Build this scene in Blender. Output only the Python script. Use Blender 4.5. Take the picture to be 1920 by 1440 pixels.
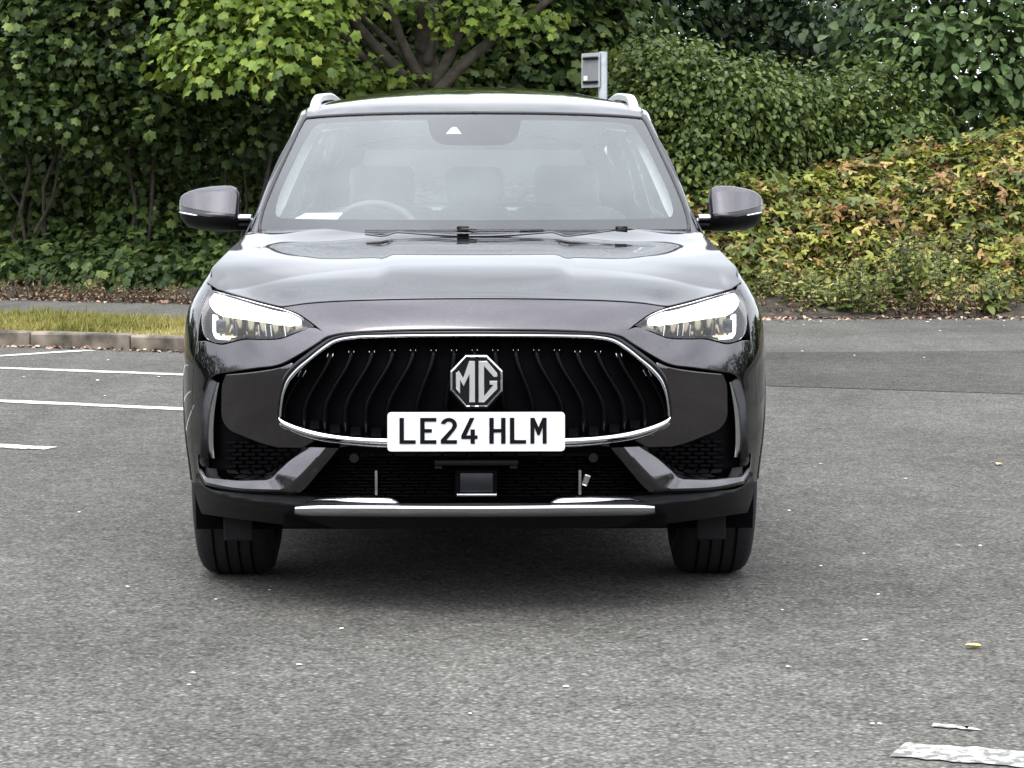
import bpy, bmesh, math, random
import numpy as np
from mathutils import Vector, Matrix
from mathutils.geometry import delaunay_2d_cdt

for o in list(bpy.data.objects):
    bpy.data.objects.remove(o)
random.seed(7)
rng = np.random.default_rng(7)
scene = bpy.context.scene
COL = scene.collection
R = math.radians

# ------------------------------------------------------------------ camera
F = 4500.0            # focal length in pixels of the 1920 wide photograph
H = 1.30              # eye height
CY = -7.0             # camera distance in front of the number plate
PITCH = math.atan((720 - 338) / F)
YAW = math.atan(70 / F)
cam_d = bpy.data.cameras.new('camera')
cam = bpy.data.objects.new('camera', cam_d)
COL.objects.link(cam)
cam_d.sensor_width = 36.0
cam_d.lens = F / 1920 * 36.0
cam_d.clip_start = 0.05
cam_d.clip_end = 1500
cam.location = (0, CY, H)
cam.rotation_euler = (math.pi / 2 - PITCH, 0, -YAW)
scene.camera = cam
cp, sp = math.cos(PITCH), math.sin(PITCH)

# ------------------------------------------------------------------ sky, sun, exposure
SUN_EL, SUN_AZ = 62.0, 200.0      # azimuth: 0 = +y, clockwise
world = bpy.data.worlds.new('World')
scene.world = world
world.use_nodes = True
wn, wl = world.node_tree.nodes, world.node_tree.links
wn.clear()
w_out = wn.new('ShaderNodeOutputWorld')
w_bg = wn.new('ShaderNodeBackground')
w_bg.inputs['Strength'].default_value = 0.12
sky = wn.new('ShaderNodeTexSky')
sky.sky_type = 'NISHITA'
sky.sun_disc = False
sky.sun_elevation = R(SUN_EL)
sky.sun_rotation = R(SUN_AZ)
sky.air_density = 1.0
sky.dust_density = 4.0
w_hs = wn.new('ShaderNodeHueSaturation')
w_hs.inputs['Saturation'].default_value = 0.22
w_tc = wn.new('ShaderNodeTexCoord')
w_map = wn.new('ShaderNodeMapping')
w_map.inputs['Scale'].default_value = (1.6, 1.6, 2.6)
w_n = wn.new('ShaderNodeTexNoise')
w_n.inputs['Scale'].default_value = 1.5
w_n.inputs['Detail'].default_value = 6
w_n.inputs['Roughness'].default_value = 0.55
w_r = wn.new('ShaderNodeMapRange')
w_r.inputs['From Min'].default_value = 0.3
w_r.inputs['From Max'].default_value = 0.7
w_r.inputs['To Min'].default_value = 0.72
w_r.inputs['To Max'].default_value = 1.25
w_mul = wn.new('ShaderNodeVectorMath')
w_mul.operation = 'SCALE'
wl.new(w_tc.outputs['Generated'], w_map.inputs['Vector'])
wl.new(w_map.outputs['Vector'], w_n.inputs['Vector'])
wl.new(w_n.outputs['Fac'], w_r.inputs['Value'])
wl.new(sky.outputs['Color'], w_hs.inputs['Color'])
w_mix = wn.new('ShaderNodeMix'); w_mix.data_type = 'RGBA'
w_mix.inputs[0].default_value = 0.72                      # even cloud layer over the clear-sky colours
w_mix.inputs[7].default_value = (9.15, 9.65, 10.5, 1)
wl.new(w_hs.outputs['Color'], w_mix.inputs[6])
wl.new(w_mix.outputs[2], w_mul.inputs[0])
wl.new(w_r.outputs['Result'], w_mul.inputs['Scale'])
w_sep = wn.new('ShaderNodeSeparateXYZ'); wl.new(w_tc.outputs['Generated'], w_sep.inputs[0])
w_cie = wn.new('ShaderNodeMath'); w_cie.operation = 'MULTIPLY_ADD'; w_cie.use_clamp = False
w_cie.inputs[1].default_value = 0.46; w_cie.inputs[2].default_value = 0.70
wl.new(w_sep.outputs['Z'], w_cie.inputs[0])
w_max = wn.new('ShaderNodeMath'); w_max.operation = 'MAXIMUM'; w_max.inputs[1].default_value = 0.70
wl.new(w_cie.outputs[0], w_max.inputs[0])
w_mul2 = wn.new('ShaderNodeVectorMath'); w_mul2.operation = 'SCALE'
wl.new(w_mul.outputs['Vector'], w_mul2.inputs[0]); wl.new(w_max.outputs[0], w_mul2.inputs['Scale'])
wl.new(w_mul2.outputs['Vector'], w_bg.inputs['Color'])
wl.new(w_bg.outputs['Background'], w_out.inputs['Surface'])

sun_d = bpy.data.lights.new('sun', 'SUN')
sun = bpy.data.objects.new('sun', sun_d)
COL.objects.link(sun)
sun_d.energy = 0.6
sun_d.angle = R(35)
sun_d.color = (1.0, 0.97, 0.92)
sdir = Vector((math.sin(R(SUN_AZ)) * math.cos(R(SUN_EL)), math.cos(R(SUN_AZ)) * math.cos(R(SUN_EL)), math.sin(R(SUN_EL))))
sun.rotation_euler = sdir.to_track_quat('Z', 'Y').to_euler()

scene.view_settings.view_transform = 'Standard'
scene.view_settings.look = 'None'
scene.view_settings.gamma = 1.0
scene.view_settings.use_curve_mapping = False
scene.view_settings.exposure = 1.8

# ------------------------------------------------------------------ helpers: photo pixel <-> place
def pray(px, py):
    a = (np.asarray(px, float) - 890) / F
    b = -(np.asarray(py, float) - 720) / F
    return a, cp + b * sp, -sp + b * cp          # dx, dy, dz

def at_y(px, py, Y):
    dx, dy, dz = pray(px, py)
    t = (Y - CY) / dy
    return Vector((float(dx * t), float(Y), float(H + dz * t)))

def on_ground(px, py, z=0.0):
    dx, dy, dz = pray(px, py)
    t = (z - H) / dz
    return Vector((float(dx * t), float(CY + dy * t), z))

def spl(xs, ys):
    """C1 cubic through (xs, ys); returns a vectorised function."""
    xs = np.array(xs, float); ys = np.array(ys, float)
    h = np.diff(xs); d = np.diff(ys) / h
    m = np.empty_like(ys)
    m[1:-1] = (d[:-1] * h[1:] + d[1:] * h[:-1]) / (h[:-1] + h[1:])
    m[0] = d[0]; m[-1] = d[-1]
    def f(x):
        x = np.clip(np.asarray(x, float), xs[0], xs[-1])
        i = np.clip(np.searchsorted(xs, x) - 1, 0, len(h) - 1)
        t = (x - xs[i]) / h[i]
        t2 = t * t; t3 = t2 * t
        return ((2*t3-3*t2+1)*ys[i] + (t3-2*t2+t)*h[i]*m[i] + (-2*t3+3*t2)*ys[i+1] + (t3-t2)*h[i]*m[i+1])
    return f

def sstep(x, a, b):
    t = np.clip((x - a) / (b - a), 0, 1)
    return t * t * (3 - 2 * t)

def crv(pts, step=4.0):
    """smooth curve through pts (2-D), sampled about every step."""
    p = np.array(pts, float)
    if len(p) == 2:
        n = max(1, int(np.hypot(*(p[1] - p[0])) / step))
        return [tuple(p[0] + (p[1] - p[0]) * i / n) for i in range(n + 1)]
    d = np.concatenate([[0], np.cumsum(np.sqrt(np.hypot(*(np.diff(p, axis=0).T))))])
    fx, fy = spl(d, p[:, 0]), spl(d, p[:, 1])
    L = np.hypot(*(np.diff(p, axis=0).T)).sum()
    n = max(len(p) * 2, int(L / step))
    t = np.linspace(0, d[-1], n + 1)
    return list(zip(fx(t), fy(t)))

def outline(*segs, step=4.0):
    out = []
    for s in segs:
        for q in crv(s, step):
            if not out or math.hypot(q[0] - out[-1][0], q[1] - out[-1][1]) > step * 0.12:
                out.append((float(q[0]), float(q[1])))
    while math.hypot(out[0][0] - out[-1][0], out[0][1] - out[-1][1]) < step * 0.12:
        out.pop()
    return out

def mirror_px(pts):
    return [(1780 - x, y) for x, y in pts][::-1]

def inside(px, py, loops):
    r = np.zeros(len(px), bool)
    for L in loops:
        x0, y0 = L[-1]
        for x1, y1 in L:
            c = ((y1 > py) != (y0 > py))
            if y0 != y1:
                r ^= c & (px < (x0 - x1) * (py - y1) / (y0 - y1) + x1)
            x0, y0 = x1, y1
    return r

# ------------------------------------------------------------------ helpers: objects
def tag(o, label, cat, group=None):
    o['label'] = label; o['category'] = cat
    if group: o['group'] = group
    return o

def empty(name, loc=(0, 0, 0), rz=0.0):
    o = bpy.data.objects.new(name, None)
    COL.objects.link(o)
    o.location = loc; o.rotation_euler = (0, 0, rz)
    o.empty_display_size = 0.2
    return o

def mesh_obj(name, verts, faces, mat, parent=None, smooth=True, normals=None, kind=None):
    me = bpy.data.meshes.new(name)
    me.from_pydata([tuple(map(float, v)) for v in verts], [], [tuple(map(int, f)) for f in faces])
    me.update()
    if smooth:
        me.polygons.foreach_set('use_smooth', [True] * len(me.polygons))
    if mat: me.materials.append(mat)
    if normals is not None:
        me.normals_split_custom_set_from_vertices([tuple(map(float, n)) for n in normals])
    o = bpy.data.objects.new(name, me)
    COL.objects.link(o)
    if parent is not None: 
        o.parent = parent
        o.matrix_parent_inverse = parent_inv(parent)
    if kind: o['kind'] = kind
    return o

def parent_inv(p):
    m = Matrix.Identity(4)
    chain = []
    while p is not None:
        chain.append(p); p = p.parent
    for q in reversed(chain):
        m = m @ q.matrix_parent_inverse @ q.matrix_basis
    return m.inverted()

def bm_obj(name, bm, mat, parent=None, smooth=False, angle=None, kind=None):
    me = bpy.data.meshes.new(name)
    bm.normal_update()
    bm.to_mesh(me); bm.free()
    if smooth:
        me.polygons.foreach_set('use_smooth', [True] * len(me.polygons))
        if angle: me.set_sharp_from_angle(angle=R(angle))
    if mat: me.materials.append(mat)
    o = bpy.data.objects.new(name, me)
    COL.objects.link(o)
    if parent is not None:
        o.parent = parent; o.matrix_parent_inverse = parent_inv(parent)
    if kind: o['kind'] = kind
    return o

def box(bm, c, s, rot=None, bevel=0.0, seg=2):
    M = Matrix.Translation(c) @ (rot.to_4x4() if rot else Matrix.Identity(4)) @ Matrix.Diagonal((s[0], s[1], s[2], 1))
    r = bmesh.ops.create_cube(bm, size=1.0, matrix=M)
    if bevel > 0:
        es = list({e for v in r['verts'] for e in v.link_edges})
        bmesh.ops.bevel(bm, geom=es, offset=bevel, segments=seg, affect='EDGES', profile=0.5)

def loft(rows, closed_u=False, closed_v=False):
    """rows: list of equally long point lists -> verts, faces"""
    n = len(rows[0]); V = [p for r in rows for p in r]; Fc = []
    for i in range(len(rows) - (0 if closed_v else 1)):
        a = i * n; b = ((i + 1) % len(rows)) * n
        for j in range(n - (0 if closed_u else 1)):
            k = (j + 1) % n
            Fc.append((a + j, a + k, b + k, b + j))
    return V, Fc

def tube(path, rad, sides=8, up=Vector((0, 0, 1)), flat=1.0, closed=False, caps=True):
    """rad: number or list; flat scales the section along the second axis"""
    P = [Vector(p) for p in path]; n = len(P); rows = []
    for i, p in enumerate(P):
        a = P[(i - 1) % n] if (closed or i > 0) else P[i]
        b = P[(i + 1) % n] if (closed or i < n - 1) else P[i]
        t = (b - a).normalized()
        s = t.cross(up)
        if s.length < 1e-4: s = t.cross(Vector((0, 1, 0.01)))
        s.normalize(); w = s.cross(t).normalized()
        r = rad[i] if hasattr(rad, '__len__') else rad
        rows.append([p + s * (r * math.cos(2 * math.pi * k / sides)) + w * (r * flat * math.sin(2 * math.pi * k / sides)) for k in range(sides)])
    V, Fc = loft(rows, closed_u=True, closed_v=closed)
    if caps and not closed:
        Fc.append(tuple(range(sides))[::-1]); Fc.append(tuple(range((n - 1) * sides, n * sides)))
    return V, Fc

def panel(name, loops, mapfn, spacing, mat, parent=None, ref=(0, -1, 0), roll=0.004, depth=0.02, scale=640.0, kind=None, flipx=False, grid_jit=0.0):
    """A sheet-metal like panel. loops: outline + holes in a 2-D domain; mapfn(u, v) -> Nx3 points.
    The rim is rolled over with radius roll and returns by depth. scale: domain units per metre."""
    pts = []; edges = []; loopidx = []
    for L in loops:
        b = len(pts); pts += L; idx = list(range(b, b + len(L))); loopidx.append(idx)
        edges += [(idx[i], idx[(i + 1) % len(idx)]) for i in range(len(idx))]
    A = np.array(loops[0]); lo = A.min(0); hi = A.max(0)
    gx = np.arange(lo[0] + spacing * .5, hi[0], spacing); gy = np.arange(lo[1] + spacing * .5, hi[1], spacing)
    gx, gy = [q.ravel() for q in np.meshgrid(gx, gy)]
    ok = inside(gx, gy, loops)
    gx, gy = gx[ok], gy[ok]
    if len(gx):
        allp = np.array(pts); keep = np.ones(len(gx), bool)
        for i in range(0, len(gx), 500):
            dd = ((gx[i:i+500, None] - allp[None, :, 0])**2 + (gy[i:i+500, None] - allp[None, :, 1])**2).min(1)
            keep[i:i+500] = dd > (spacing * .45)**2
        pts = pts + list(zip(gx[keep].tolist(), gy[keep].tolist()))
    sc = 1.0 / scale
    res = delaunay_2d_cdt([Vector((p[0] * sc, p[1] * sc)) for p in pts], edges, [], 0, 1e-7)
    V2 = np.array([[v.x / sc, v.y / sc] for v in res[0]]); tris = np.array([list(f) for f in res[2]])
    cen = V2[tris].mean(1)
    tris = tris[inside(cen[:, 0], cen[:, 1], loops)]
    V2 = list(map(tuple, V2))
    V2a = np.array(V2)
    e = 0.6 * scale / 640
    def normals(u, v):
        d1 = mapfn(u + e, v) - mapfn(u - e, v); d2 = mapfn(u, v + e) - mapfn(u, v - e)
        n = np.cross(d1, d2); n /= np.maximum(np.linalg.norm(n, axis=1), 1e-12)[:, None]
        return n
    P = mapfn(V2a[:, 0], V2a[:, 1]); N = normals(V2a[:, 0], V2a[:, 1])
    refv = np.array(ref, float)
    s = np.sign((N * refv).sum(1)); s[s == 0] = 1
    N = N * s[:, None]
    tri3 = P[tris]; fn = np.cross(tri3[:, 1] - tri3[:, 0], tri3[:, 2] - tri3[:, 0])
    bad = (fn * N[tris].mean(1)).sum(1) < 0
    tris[bad] = tris[bad][:, ::-1]
    Vs = [P]; Ns = [N]; Fs = [list(t) for t in tris.tolist()]
    base = len(P)
    if depth > 0:
        for L in loops:
            La = np.array(L); n = len(La)
            tn = np.roll(La, -1, 0) - np.roll(La, 1, 0)
            tn /= np.maximum(np.linalg.norm(tn, axis=1), 1e-9)[:, None]
            on = np.stack([tn[:, 1], -tn[:, 0]], 1)
            tst = inside(La[:, 0] + on[:, 0] * .3 * scale / 640, La[:, 1] + on[:, 1] * .3 * scale / 640, loops)
            if tst.mean() > .5: on = -on
            nb = normals(La[:, 0], La[:, 1]); sb = np.sign((nb * refv).sum(1)); sb[sb == 0] = 1; nb *= sb[:, None]
            p0 = mapfn(La[:, 0], La[:, 1])
            o3 = mapfn(La[:, 0] + on[:, 0] * e, La[:, 1] + on[:, 1] * e) - p0
            o3 -= nb * (o3 * nb).sum(1)[:, None]
            o3 /= np.maximum(np.linalg.norm(o3, axis=1), 1e-12)[:, None]
            rings = [(p0, nb)]
            for a in (30, 60, 90):
                a = R(a)
                rings.append((p0 + o3 * (roll * math.sin(a)) - nb * (roll * (1 - math.cos(a))), nb * math.cos(a) + o3 * math.sin(a)))
            rings.append((rings[-1][0] - nb * depth, o3))
            for k, (rp, rn) in enumerate(rings):
                Vs.append(rp); Ns.append(rn)
            for k in range(len(rings) - 1):
                for i in range(n):
                    j = (i + 1) % n
                    q = [base + k * n + i, base + k * n + j, base + (k + 1) * n + j, base + (k + 1) * n + i]
                    Fs.append(q)
            # orient
            q = Fs[-n * (len(rings) - 1)]
            VV = np.concatenate(Vs); NN = np.concatenate(Ns)
            a, b, c = VV[q[0]], VV[q[1]], VV[q[2]]
            if np.dot(np.cross(b - a, c - a), NN[q].mean(0)) < 0:
                for m in range(len(Fs) - n * (len(rings) - 1), len(Fs)): Fs[m] = Fs[m][::-1]
            base += n * len(rings)
    V = np.concatenate(Vs); N = np.concatenate(Ns)
    if flipx:
        V = V * [-1, 1, 1]; N = N * [-1, 1, 1]; Fs = [f[::-1] for f in Fs]
    return mesh_obj(name, V, Fs, mat, parent, True, N, kind)

# ------------------------------------------------------------------ materials
def new_mat(name):
    m = bpy.data.materials.new(name); m.use_nodes = True
    nt = m.node_tree; b = nt.nodes['Principled BSDF']
    return m, nt, b

def simple(name, col, rough=0.5, metal=0.0, coat=0.0, spec=0.5, noise=0.0, nscale=60.0, bump=0.0, emit=None):
    m, nt, b = new_mat(name)
    b.inputs['Base Color'].default_value = (*col, 1)
    b.inputs['Roughness'].default_value = rough
    b.inputs['Metallic'].default_value = metal
    b.inputs['Coat Weight'].default_value = coat
    b.inputs['Coat Roughness'].default_value = 0.03
    b.inputs['Specular IOR Level'].default_value = spec
    if noise or bump:
        tc = nt.nodes.new('ShaderNodeTexCoord'); n = nt.nodes.new('ShaderNodeTexNoise')
        n.inputs['Scale'].default_value = nscale; n.inputs['Detail'].default_value = 4
        nt.links.new(tc.outputs['Object'], n.inputs['Vector'])
        if noise:
            mr = nt.nodes.new('ShaderNodeMapRange')
            mr.inputs['From Min'].default_value = .3; mr.inputs['From Max'].default_value = .7
            mr.inputs['To Min'].default_value = 1 - noise; mr.inputs['To Max'].default_value = 1 + noise
            vm = nt.nodes.new('ShaderNodeVectorMath'); vm.operation = 'SCALE'
            vm.inputs[0].default_value = col
            nt.links.new(n.outputs['Fac'], mr.inputs['Value']); nt.links.new(mr.outputs['Result'], vm.inputs['Scale'])
            nt.links.new(vm.outputs['Vector'], b.inputs['Base Color'])
        if bump:
            bp = nt.nodes.new('ShaderNodeBump'); bp.inputs['Strength'].default_value = bump; bp.inputs['Distance'].default_value = .002
            nt.links.new(n.outputs['Fac'], bp.inputs['Height']); nt.links.new(bp.outputs['Normal'], b.inputs['Normal'])
    if emit:
        b.inputs['Emission Color'].default_value = (*emit[0], 1); b.inputs['Emission Strength'].default_value = emit[1]
    return m

def glass_mat(name, tint, ior=1.5, extra=1.0, rough=0.0):
    m = bpy.data.materials.new(name); m.use_nodes = True
    nt = m.node_tree; nt.nodes.clear()
    out = nt.nodes.new('ShaderNodeOutputMaterial'); mix = nt.nodes.new('ShaderNodeMixShader')
    tr = nt.nodes.new('ShaderNodeBsdfTransparent'); tr.inputs['Color'].default_value = (*tint, 1)
    gl = nt.nodes.new('ShaderNodeBsdfGlossy'); gl.inputs['Roughness'].default_value = rough
    fr = nt.nodes.new('ShaderNodeFresnel'); fr.inputs['IOR'].default_value = ior
    mu = nt.nodes.new('ShaderNodeMath'); mu.operation = 'MULTIPLY'; mu.inputs[1].default_value = extra; mu.use_clamp = True
    nt.links.new(fr.outputs[0], mu.inputs[0]); nt.links.new(mu.outputs[0], mix.inputs[0])
    nt.links.new(tr.outputs[0], mix.inputs[1]); nt.links.new(gl.outputs[0], mix.inputs[2])
    nt.links.new(mix.outputs[0], out.inputs[0])
    return m

M_paint = simple('dark_grey_metallic_paint', (0.064, 0.058, 0.063), rough=0.18, metal=1.0, coat=1.0)
M_paint.node_tree.nodes['Principled BSDF'].inputs['Specular Tint'].default_value = (.14, .14, .15, 1)
M_paint.node_tree.nodes['Principled BSDF'].inputs['Coat IOR'].default_value = 1.45
def flake(mat):
    nt = mat.node_tree; b = nt.nodes['Principled BSDF']
    tc = nt.nodes.new('ShaderNodeTexCoord'); v = nt.nodes.new('ShaderNodeTexVoronoi'); v.inputs['Scale'].default_value = 700
    mr = nt.nodes.new('ShaderNodeMapRange'); mr.inputs['To Min'].default_value = .75; mr.inputs['To Max'].default_value = 1.3
    sp_ = nt.nodes.new('ShaderNodeSeparateColor'); vm = nt.nodes.new('ShaderNodeVectorMath'); vm.operation = 'SCALE'
    vm.inputs[0].default_value = b.inputs['Base Color'].default_value[:3]
    nt.links.new(tc.outputs['Object'], v.inputs['Vector']); nt.links.new(v.outputs['Color'], sp_.inputs[0]); nt.links.new(sp_.outputs[0], mr.inputs['Value'])
    nt.links.new(mr.outputs[0], vm.inputs['Scale']); nt.links.new(vm.outputs[0], b.inputs['Base Color'])
flake(M_paint)
M_gloss = simple('gloss_black_plastic', (0.004, 0.004, 0.005), rough=0.14, spec=.4)
M_black = simple('black_grained_plastic', (0.0035, 0.0035, 0.004), rough=0.45, spec=.16, noise=.2, nscale=300, bump=.25)
M_void = simple('dark_matt_plastic', (0.0015, 0.0015, 0.002), rough=0.8, spec=.05)
M_chrome = simple('bright_chrome', (0.80, 0.81, 0.82), rough=0.10, metal=1.0)
M_dchrome = simple('satin_dark_chrome', (0.42, 0.42, 0.43), rough=0.18, metal=1.0)
M_silver = simple('satin_silver_plastic', (0.70, 0.70, 0.73), rough=0.22, metal=1.0, noise=.04, nscale=80)
M_alu = simple('brushed_aluminium', (0.72, 0.74, 0.75), rough=0.35, metal=0.85, noise=.05, nscale=60)
M_slat = simple('black_slat_plastic', (0.002, 0.002, 0.0025), rough=0.22, spec=.05)
M_rubber = simple('tyre_rubber', (0.010, 0.010, 0.011), rough=0.75, spec=.25, noise=.25, nscale=40, bump=.2)
M_alloy = simple('wheel_alloy', (0.35, 0.35, 0.36), rough=0.3, metal=0.9)
M_ws = glass_mat('windscreen_glass', (0.88, 0.93, 0.92), ior=1.5, extra=1.35)
M_glass = glass_mat('tinted_window_glass', (0.84, 0.88, 0.87), ior=1.5, extra=1.8)
M_lens = glass_mat('clear_lamp_lens', (0.97, 0.97, 0.97), ior=1.45)
M_frit = simple('black_glass_border', (0.004, 0.004, 0.005), rough=0.6, spec=.05)
M_seal = simple('rubber_seal', (0.012, 0.012, 0.012), rough=0.6)
M_seat = simple('grey_seat_cloth', (0.07, 0.07, 0.07), rough=0.9, noise=.2, nscale=90)
M_trim = simple('pale_grey_trim', (0.75, 0.75, 0.73), rough=0.8, noise=.05, nscale=30)
M_dash = simple('dashboard_plastic', (0.055, 0.055, 0.057), rough=0.6, bump=.2, nscale=250)
M_plate = simple('white_reflective_plate', (0.56, 0.57, 0.56), rough=0.35, noise=.02, nscale=40)
M_ink = simple('black_plate_lettering', (0.004, 0.003, 0.005), rough=0.5, spec=.08)
M_letter = simple('emblem_letter_metal', (0.75, 0.75, 0.75), rough=0.3, metal=1.0)
M_paper = simple('white_paper', (0.8, 0.8, 0.79), rough=0.7)
M_led = simple('lit_daytime_lamp', (0.9, 0.9, 0.9), rough=0.3, emit=((1.0, 0.97, 0.90), 0.9))
M_reflector = simple('lamp_reflector', (0.20, 0.175, 0.115), rough=0.12, metal=1.0)
M_red = simple('red_tail_lamp', (0.25, 0.01, 0.01), rough=0.15, coat=0.5)

# ================================================================== THE CAR
car = empty('parked_car', (0, 0, 0))
tag(car, 'dark grey metallic SUV parked facing forward with daytime running lamps lit', 'car')

Y0f = spl([.18, .28, .33, .40, .48, .57, .66, .76, .82, .864, .90, .946, .98, 1.03],
          [.13, .075, .045, .03, .015, .002, -.006, -.006, .018, .045, .08, .140, .208, .32])
Wf = spl([.18, .30, .38, .48, .68, .78, .853, .91, .95, 1.0, 1.05, 1.10, 1.14],
         [.905, .918, .926, .936, .938, .936, .928, .912, .890, .856, .822, .790, .765])
Yef = spl([.18, .6, .8, .95, 1.1], [.80, .80, .78, .74, .72])
nf = spl([.18, .3, .6, .8, .95, 1.1], [2.5, 2.5, 2.35, 2.15, 2.05, 2.0])

def S_Y(x, z):
    y0 = Y0f(z); Rr = Yef(z) - y0; n = nf(z)
    q = np.clip(np.abs(x) / Wf(z), 0, 1)
    return y0 + Rr * (1 - np.maximum(1 - q**n, 0)**(1 / n))

def S_X(Y, z):
    y0 = Y0f(z); Rr = Yef(z) - y0; n = nf(z)
    q = np.clip(1 - (Y - y0) / Rr, 0, 1)
    return Wf(z) * np.maximum(1 - q**n, 0)**(1 / n)

def solve(px, py, fun, off=0.0, lo=-.35, hi=1.3):
    px = np.atleast_1d(np.asarray(px, float)); py = np.atleast_1d(np.asarray(py, float))
    dx, dy, dz = pray(px, py)
    off = np.broadcast_to(np.asarray(off, float), px.shape)
    def g(Y):
        t = (Y - CY) / dy
        return Y - off - fun(dx * t, H + dz * t)
    a = np.full(px.shape, lo); b = a.copy(); done = np.zeros(px.shape, bool)
    st = .02
    for _ in range(int((hi - lo) / st) + 1):
        nb = np.where(done, b, b + st)
        hit = (g(nb) >= 0) & ~done
        a = np.where(~done, b, a); b = nb
        done |= hit
    for _ in range(28):
        m = (a + b) / 2; gm = g(m) >= 0
        b = np.where(gm, m, b); a = np.where(gm, a, m)
    t = (b - CY) / dy
    return np.stack([dx * t, b, H + dz * t], 1)

def mS(off=0.0):
    if callable(off):
        return lambda u, v: solve(u, v, S_Y, off(u, v))
    return lambda u, v: solve(u, v, S_Y, off)

def P1(px, py, off=0.0):
    return Vector(solve(px, py, S_Y, off)[0])

def proj(p):
    x, y, z = p
    dx, dy, dz = x, y - CY, z - H
    dep = dy * cp - dz * sp; upc = dy * sp + dz * cp
    return 890 + F * dx / dep, 720 - F * upc / dep

# ---- fender crest (shared by bonnet and wings)
crest_z = spl([.46, .55, .65, .8, 1.0, 1.2, 1.35], [.945, .972, 1.008, 1.050, 1.088, 1.120, 1.135])
def crest(Y):
    z = float(crest_z(Y)); return float(S_X(np.array(Y), np.array(z))), z

# ---- bonnet
hood_c = spl([.08, .13, .2, .3, .45, .6, .75, .88, .98, 1.06, 1.16], [.915, .950, .974, 1.000, 1.033, 1.061, 1.081, 1.092, 1.101, 1.118, 1.146])
def hood_z(x, y):
    ax = np.abs(x)
    yc = np.clip(y, .46, 1.35)
    zc = hood_c(y)
    xc = S_X(yc, crest_z(yc)); zr = crest_z(yc)
    k_side = (hood_c(np.clip(y, .46, 1.16)) - zr) / xc**3
    k_front = .20
    k = k_front + (k_side - k_front) * sstep(y, .12, .55)
    z = zc - k * ax**3
    fade = sstep(y, .2, .45)
    z = z + .009 * (1 - sstep(ax, .255, .315)) * fade                      # centre plateau
    z = z - .005 * np.exp(-((ax - .50) / .14)**2) * sstep(y, .35, .7) * (1 - sstep(y, .95, 1.15))
    return z
_hz = []
def hood_fix(x, y):
    if not _hz: return 0
    fx, fy, fzv = _hz[0]
    ax = np.clip(np.abs(x), 0, .80)
    ye = fy(ax); zt = fzv(ax)
    return (zt - .001 - hood_z(ax, ye)) * np.exp(-(np.maximum(y - ye, 0) / .11)**2)
def mHood(u, v):
    return np.stack([u, v, hood_z(u, v) + hood_fix(u, v)], 1)
def px_to_plan(px, py, Yg=.2):
    """pixel on the bonnet's edge -> (x, y) on the fascia surface"""
    p = solve(px, py, S_Y)[0]
    return float(p[0]), float(p[1])

hl_top = [(389.6, 537.5), (420, 546), (450.8, 555), (490, 566), (526.7, 575.4)]
h_front = [px_to_plan(x, y) for x, y in [(389.6, 535.0), (420, 543.5), (450.8, 552.5), (490, 563), (528, 572)]]
h_nose = [px_to_plan(x, y) for x, y in [(528, 572), (575, 566), (640, 561.5), (720, 559), (800, 557.5), (890, 557)]]
_e = [(x_, y_) for x_, y_ in [(890, 557), (800, 557.5), (720, 559), (640, 561.5), (575, 566), (528, 572), (490, 563), (450.8, 552.5), (420, 543.5), (389.6, 535.0)]]
_p = np.array([solve(x_, y_, S_Y)[0] for x_, y_ in _e])
_hz.append((None, spl(-_p[:, 0], _p[:, 1]), spl(-_p[:, 0], _p[:, 2])))
yy = np.linspace(h_front[0][1] + .03, 1.26, 14)
h_side = [h_front[0]] + [(-crest(y)[0] + .004, float(y)) for y in yy]
h_rear = [h_side[-1], (-.66, 1.205), (-.45, 1.145), (-.2, 1.105), (0, 1.10)]
def sym_plan(*segs, step=.012):
    L = outline(*segs, step=step)
    return L + [(-x, y) for x, y in L[::-1] if abs(x) > 1e-4]
left = outline(h_nose[::-1], h_front[::-1], h_side, h_rear, step=.012)
hood_loop = left + [(-x, y) for x, y in left[::-1] if abs(x) > 1e-3]
bonnet = panel('bonnet', [hood_loop], mHood, .018, M_paint, car, ref=(0, 0, 1), roll=.002, depth=.03, scale=1.0)

# ---- front bumper skin
seam_Y = .45
def seam_px(z0, z1, n=8, off=0.0):
    out = []
    for z in np.linspace(z0, z1, n):
        out.append(proj((-float(S_X(np.array(seam_Y), np.array(z))) + off, seam_Y, z)))
    return out
hl_low = [(609.8, 624), (585, 614.5), (558.8, 624), (526.7, 636), (491.7, 638), (456.7, 638), (436.3, 642.5), (415.8, 647), (398, 644)]
seamL = seam_px(.80, .355)
wing = [(389.6, 714), (395, 705.5), (407, 699.5), (425, 696), (442, 693.5), (485.8, 687.5), (512, 684.5), (530, 679), (548, 669.5), (567.5, 658), (593.7, 641.5), (611, 630), (628, 625), (646, 622), (719, 617.5), (800, 615.5), (890, 615)]
upper_left = outline(
    [(890, 561.5), (800, 562), (720, 563.5), (640, 566), (575, 570.5), (533, 576.5)],
    [(533, 576.5), (548, 581.5), (563, 588), (590, 607), (609.8, 624)],
    hl_low,
    [(398, 644), (385, 640), seamL[0]],
    seamL,
    [seamL[-1], (368, 889), (374, 884)],
    [(374, 884), (373.5, 866), (375.5, 830), (377, 797), (380.8, 745), (389.6, 714)],
    wing)
full = upper_left + [(1780 - x, y) for x, y in upper_left[::-1] if abs(x - 890) > .5]
bumper = panel('front_bumper', [full], mS(), 9, M_paint, car, roll=.003, depth=.03)

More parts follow.
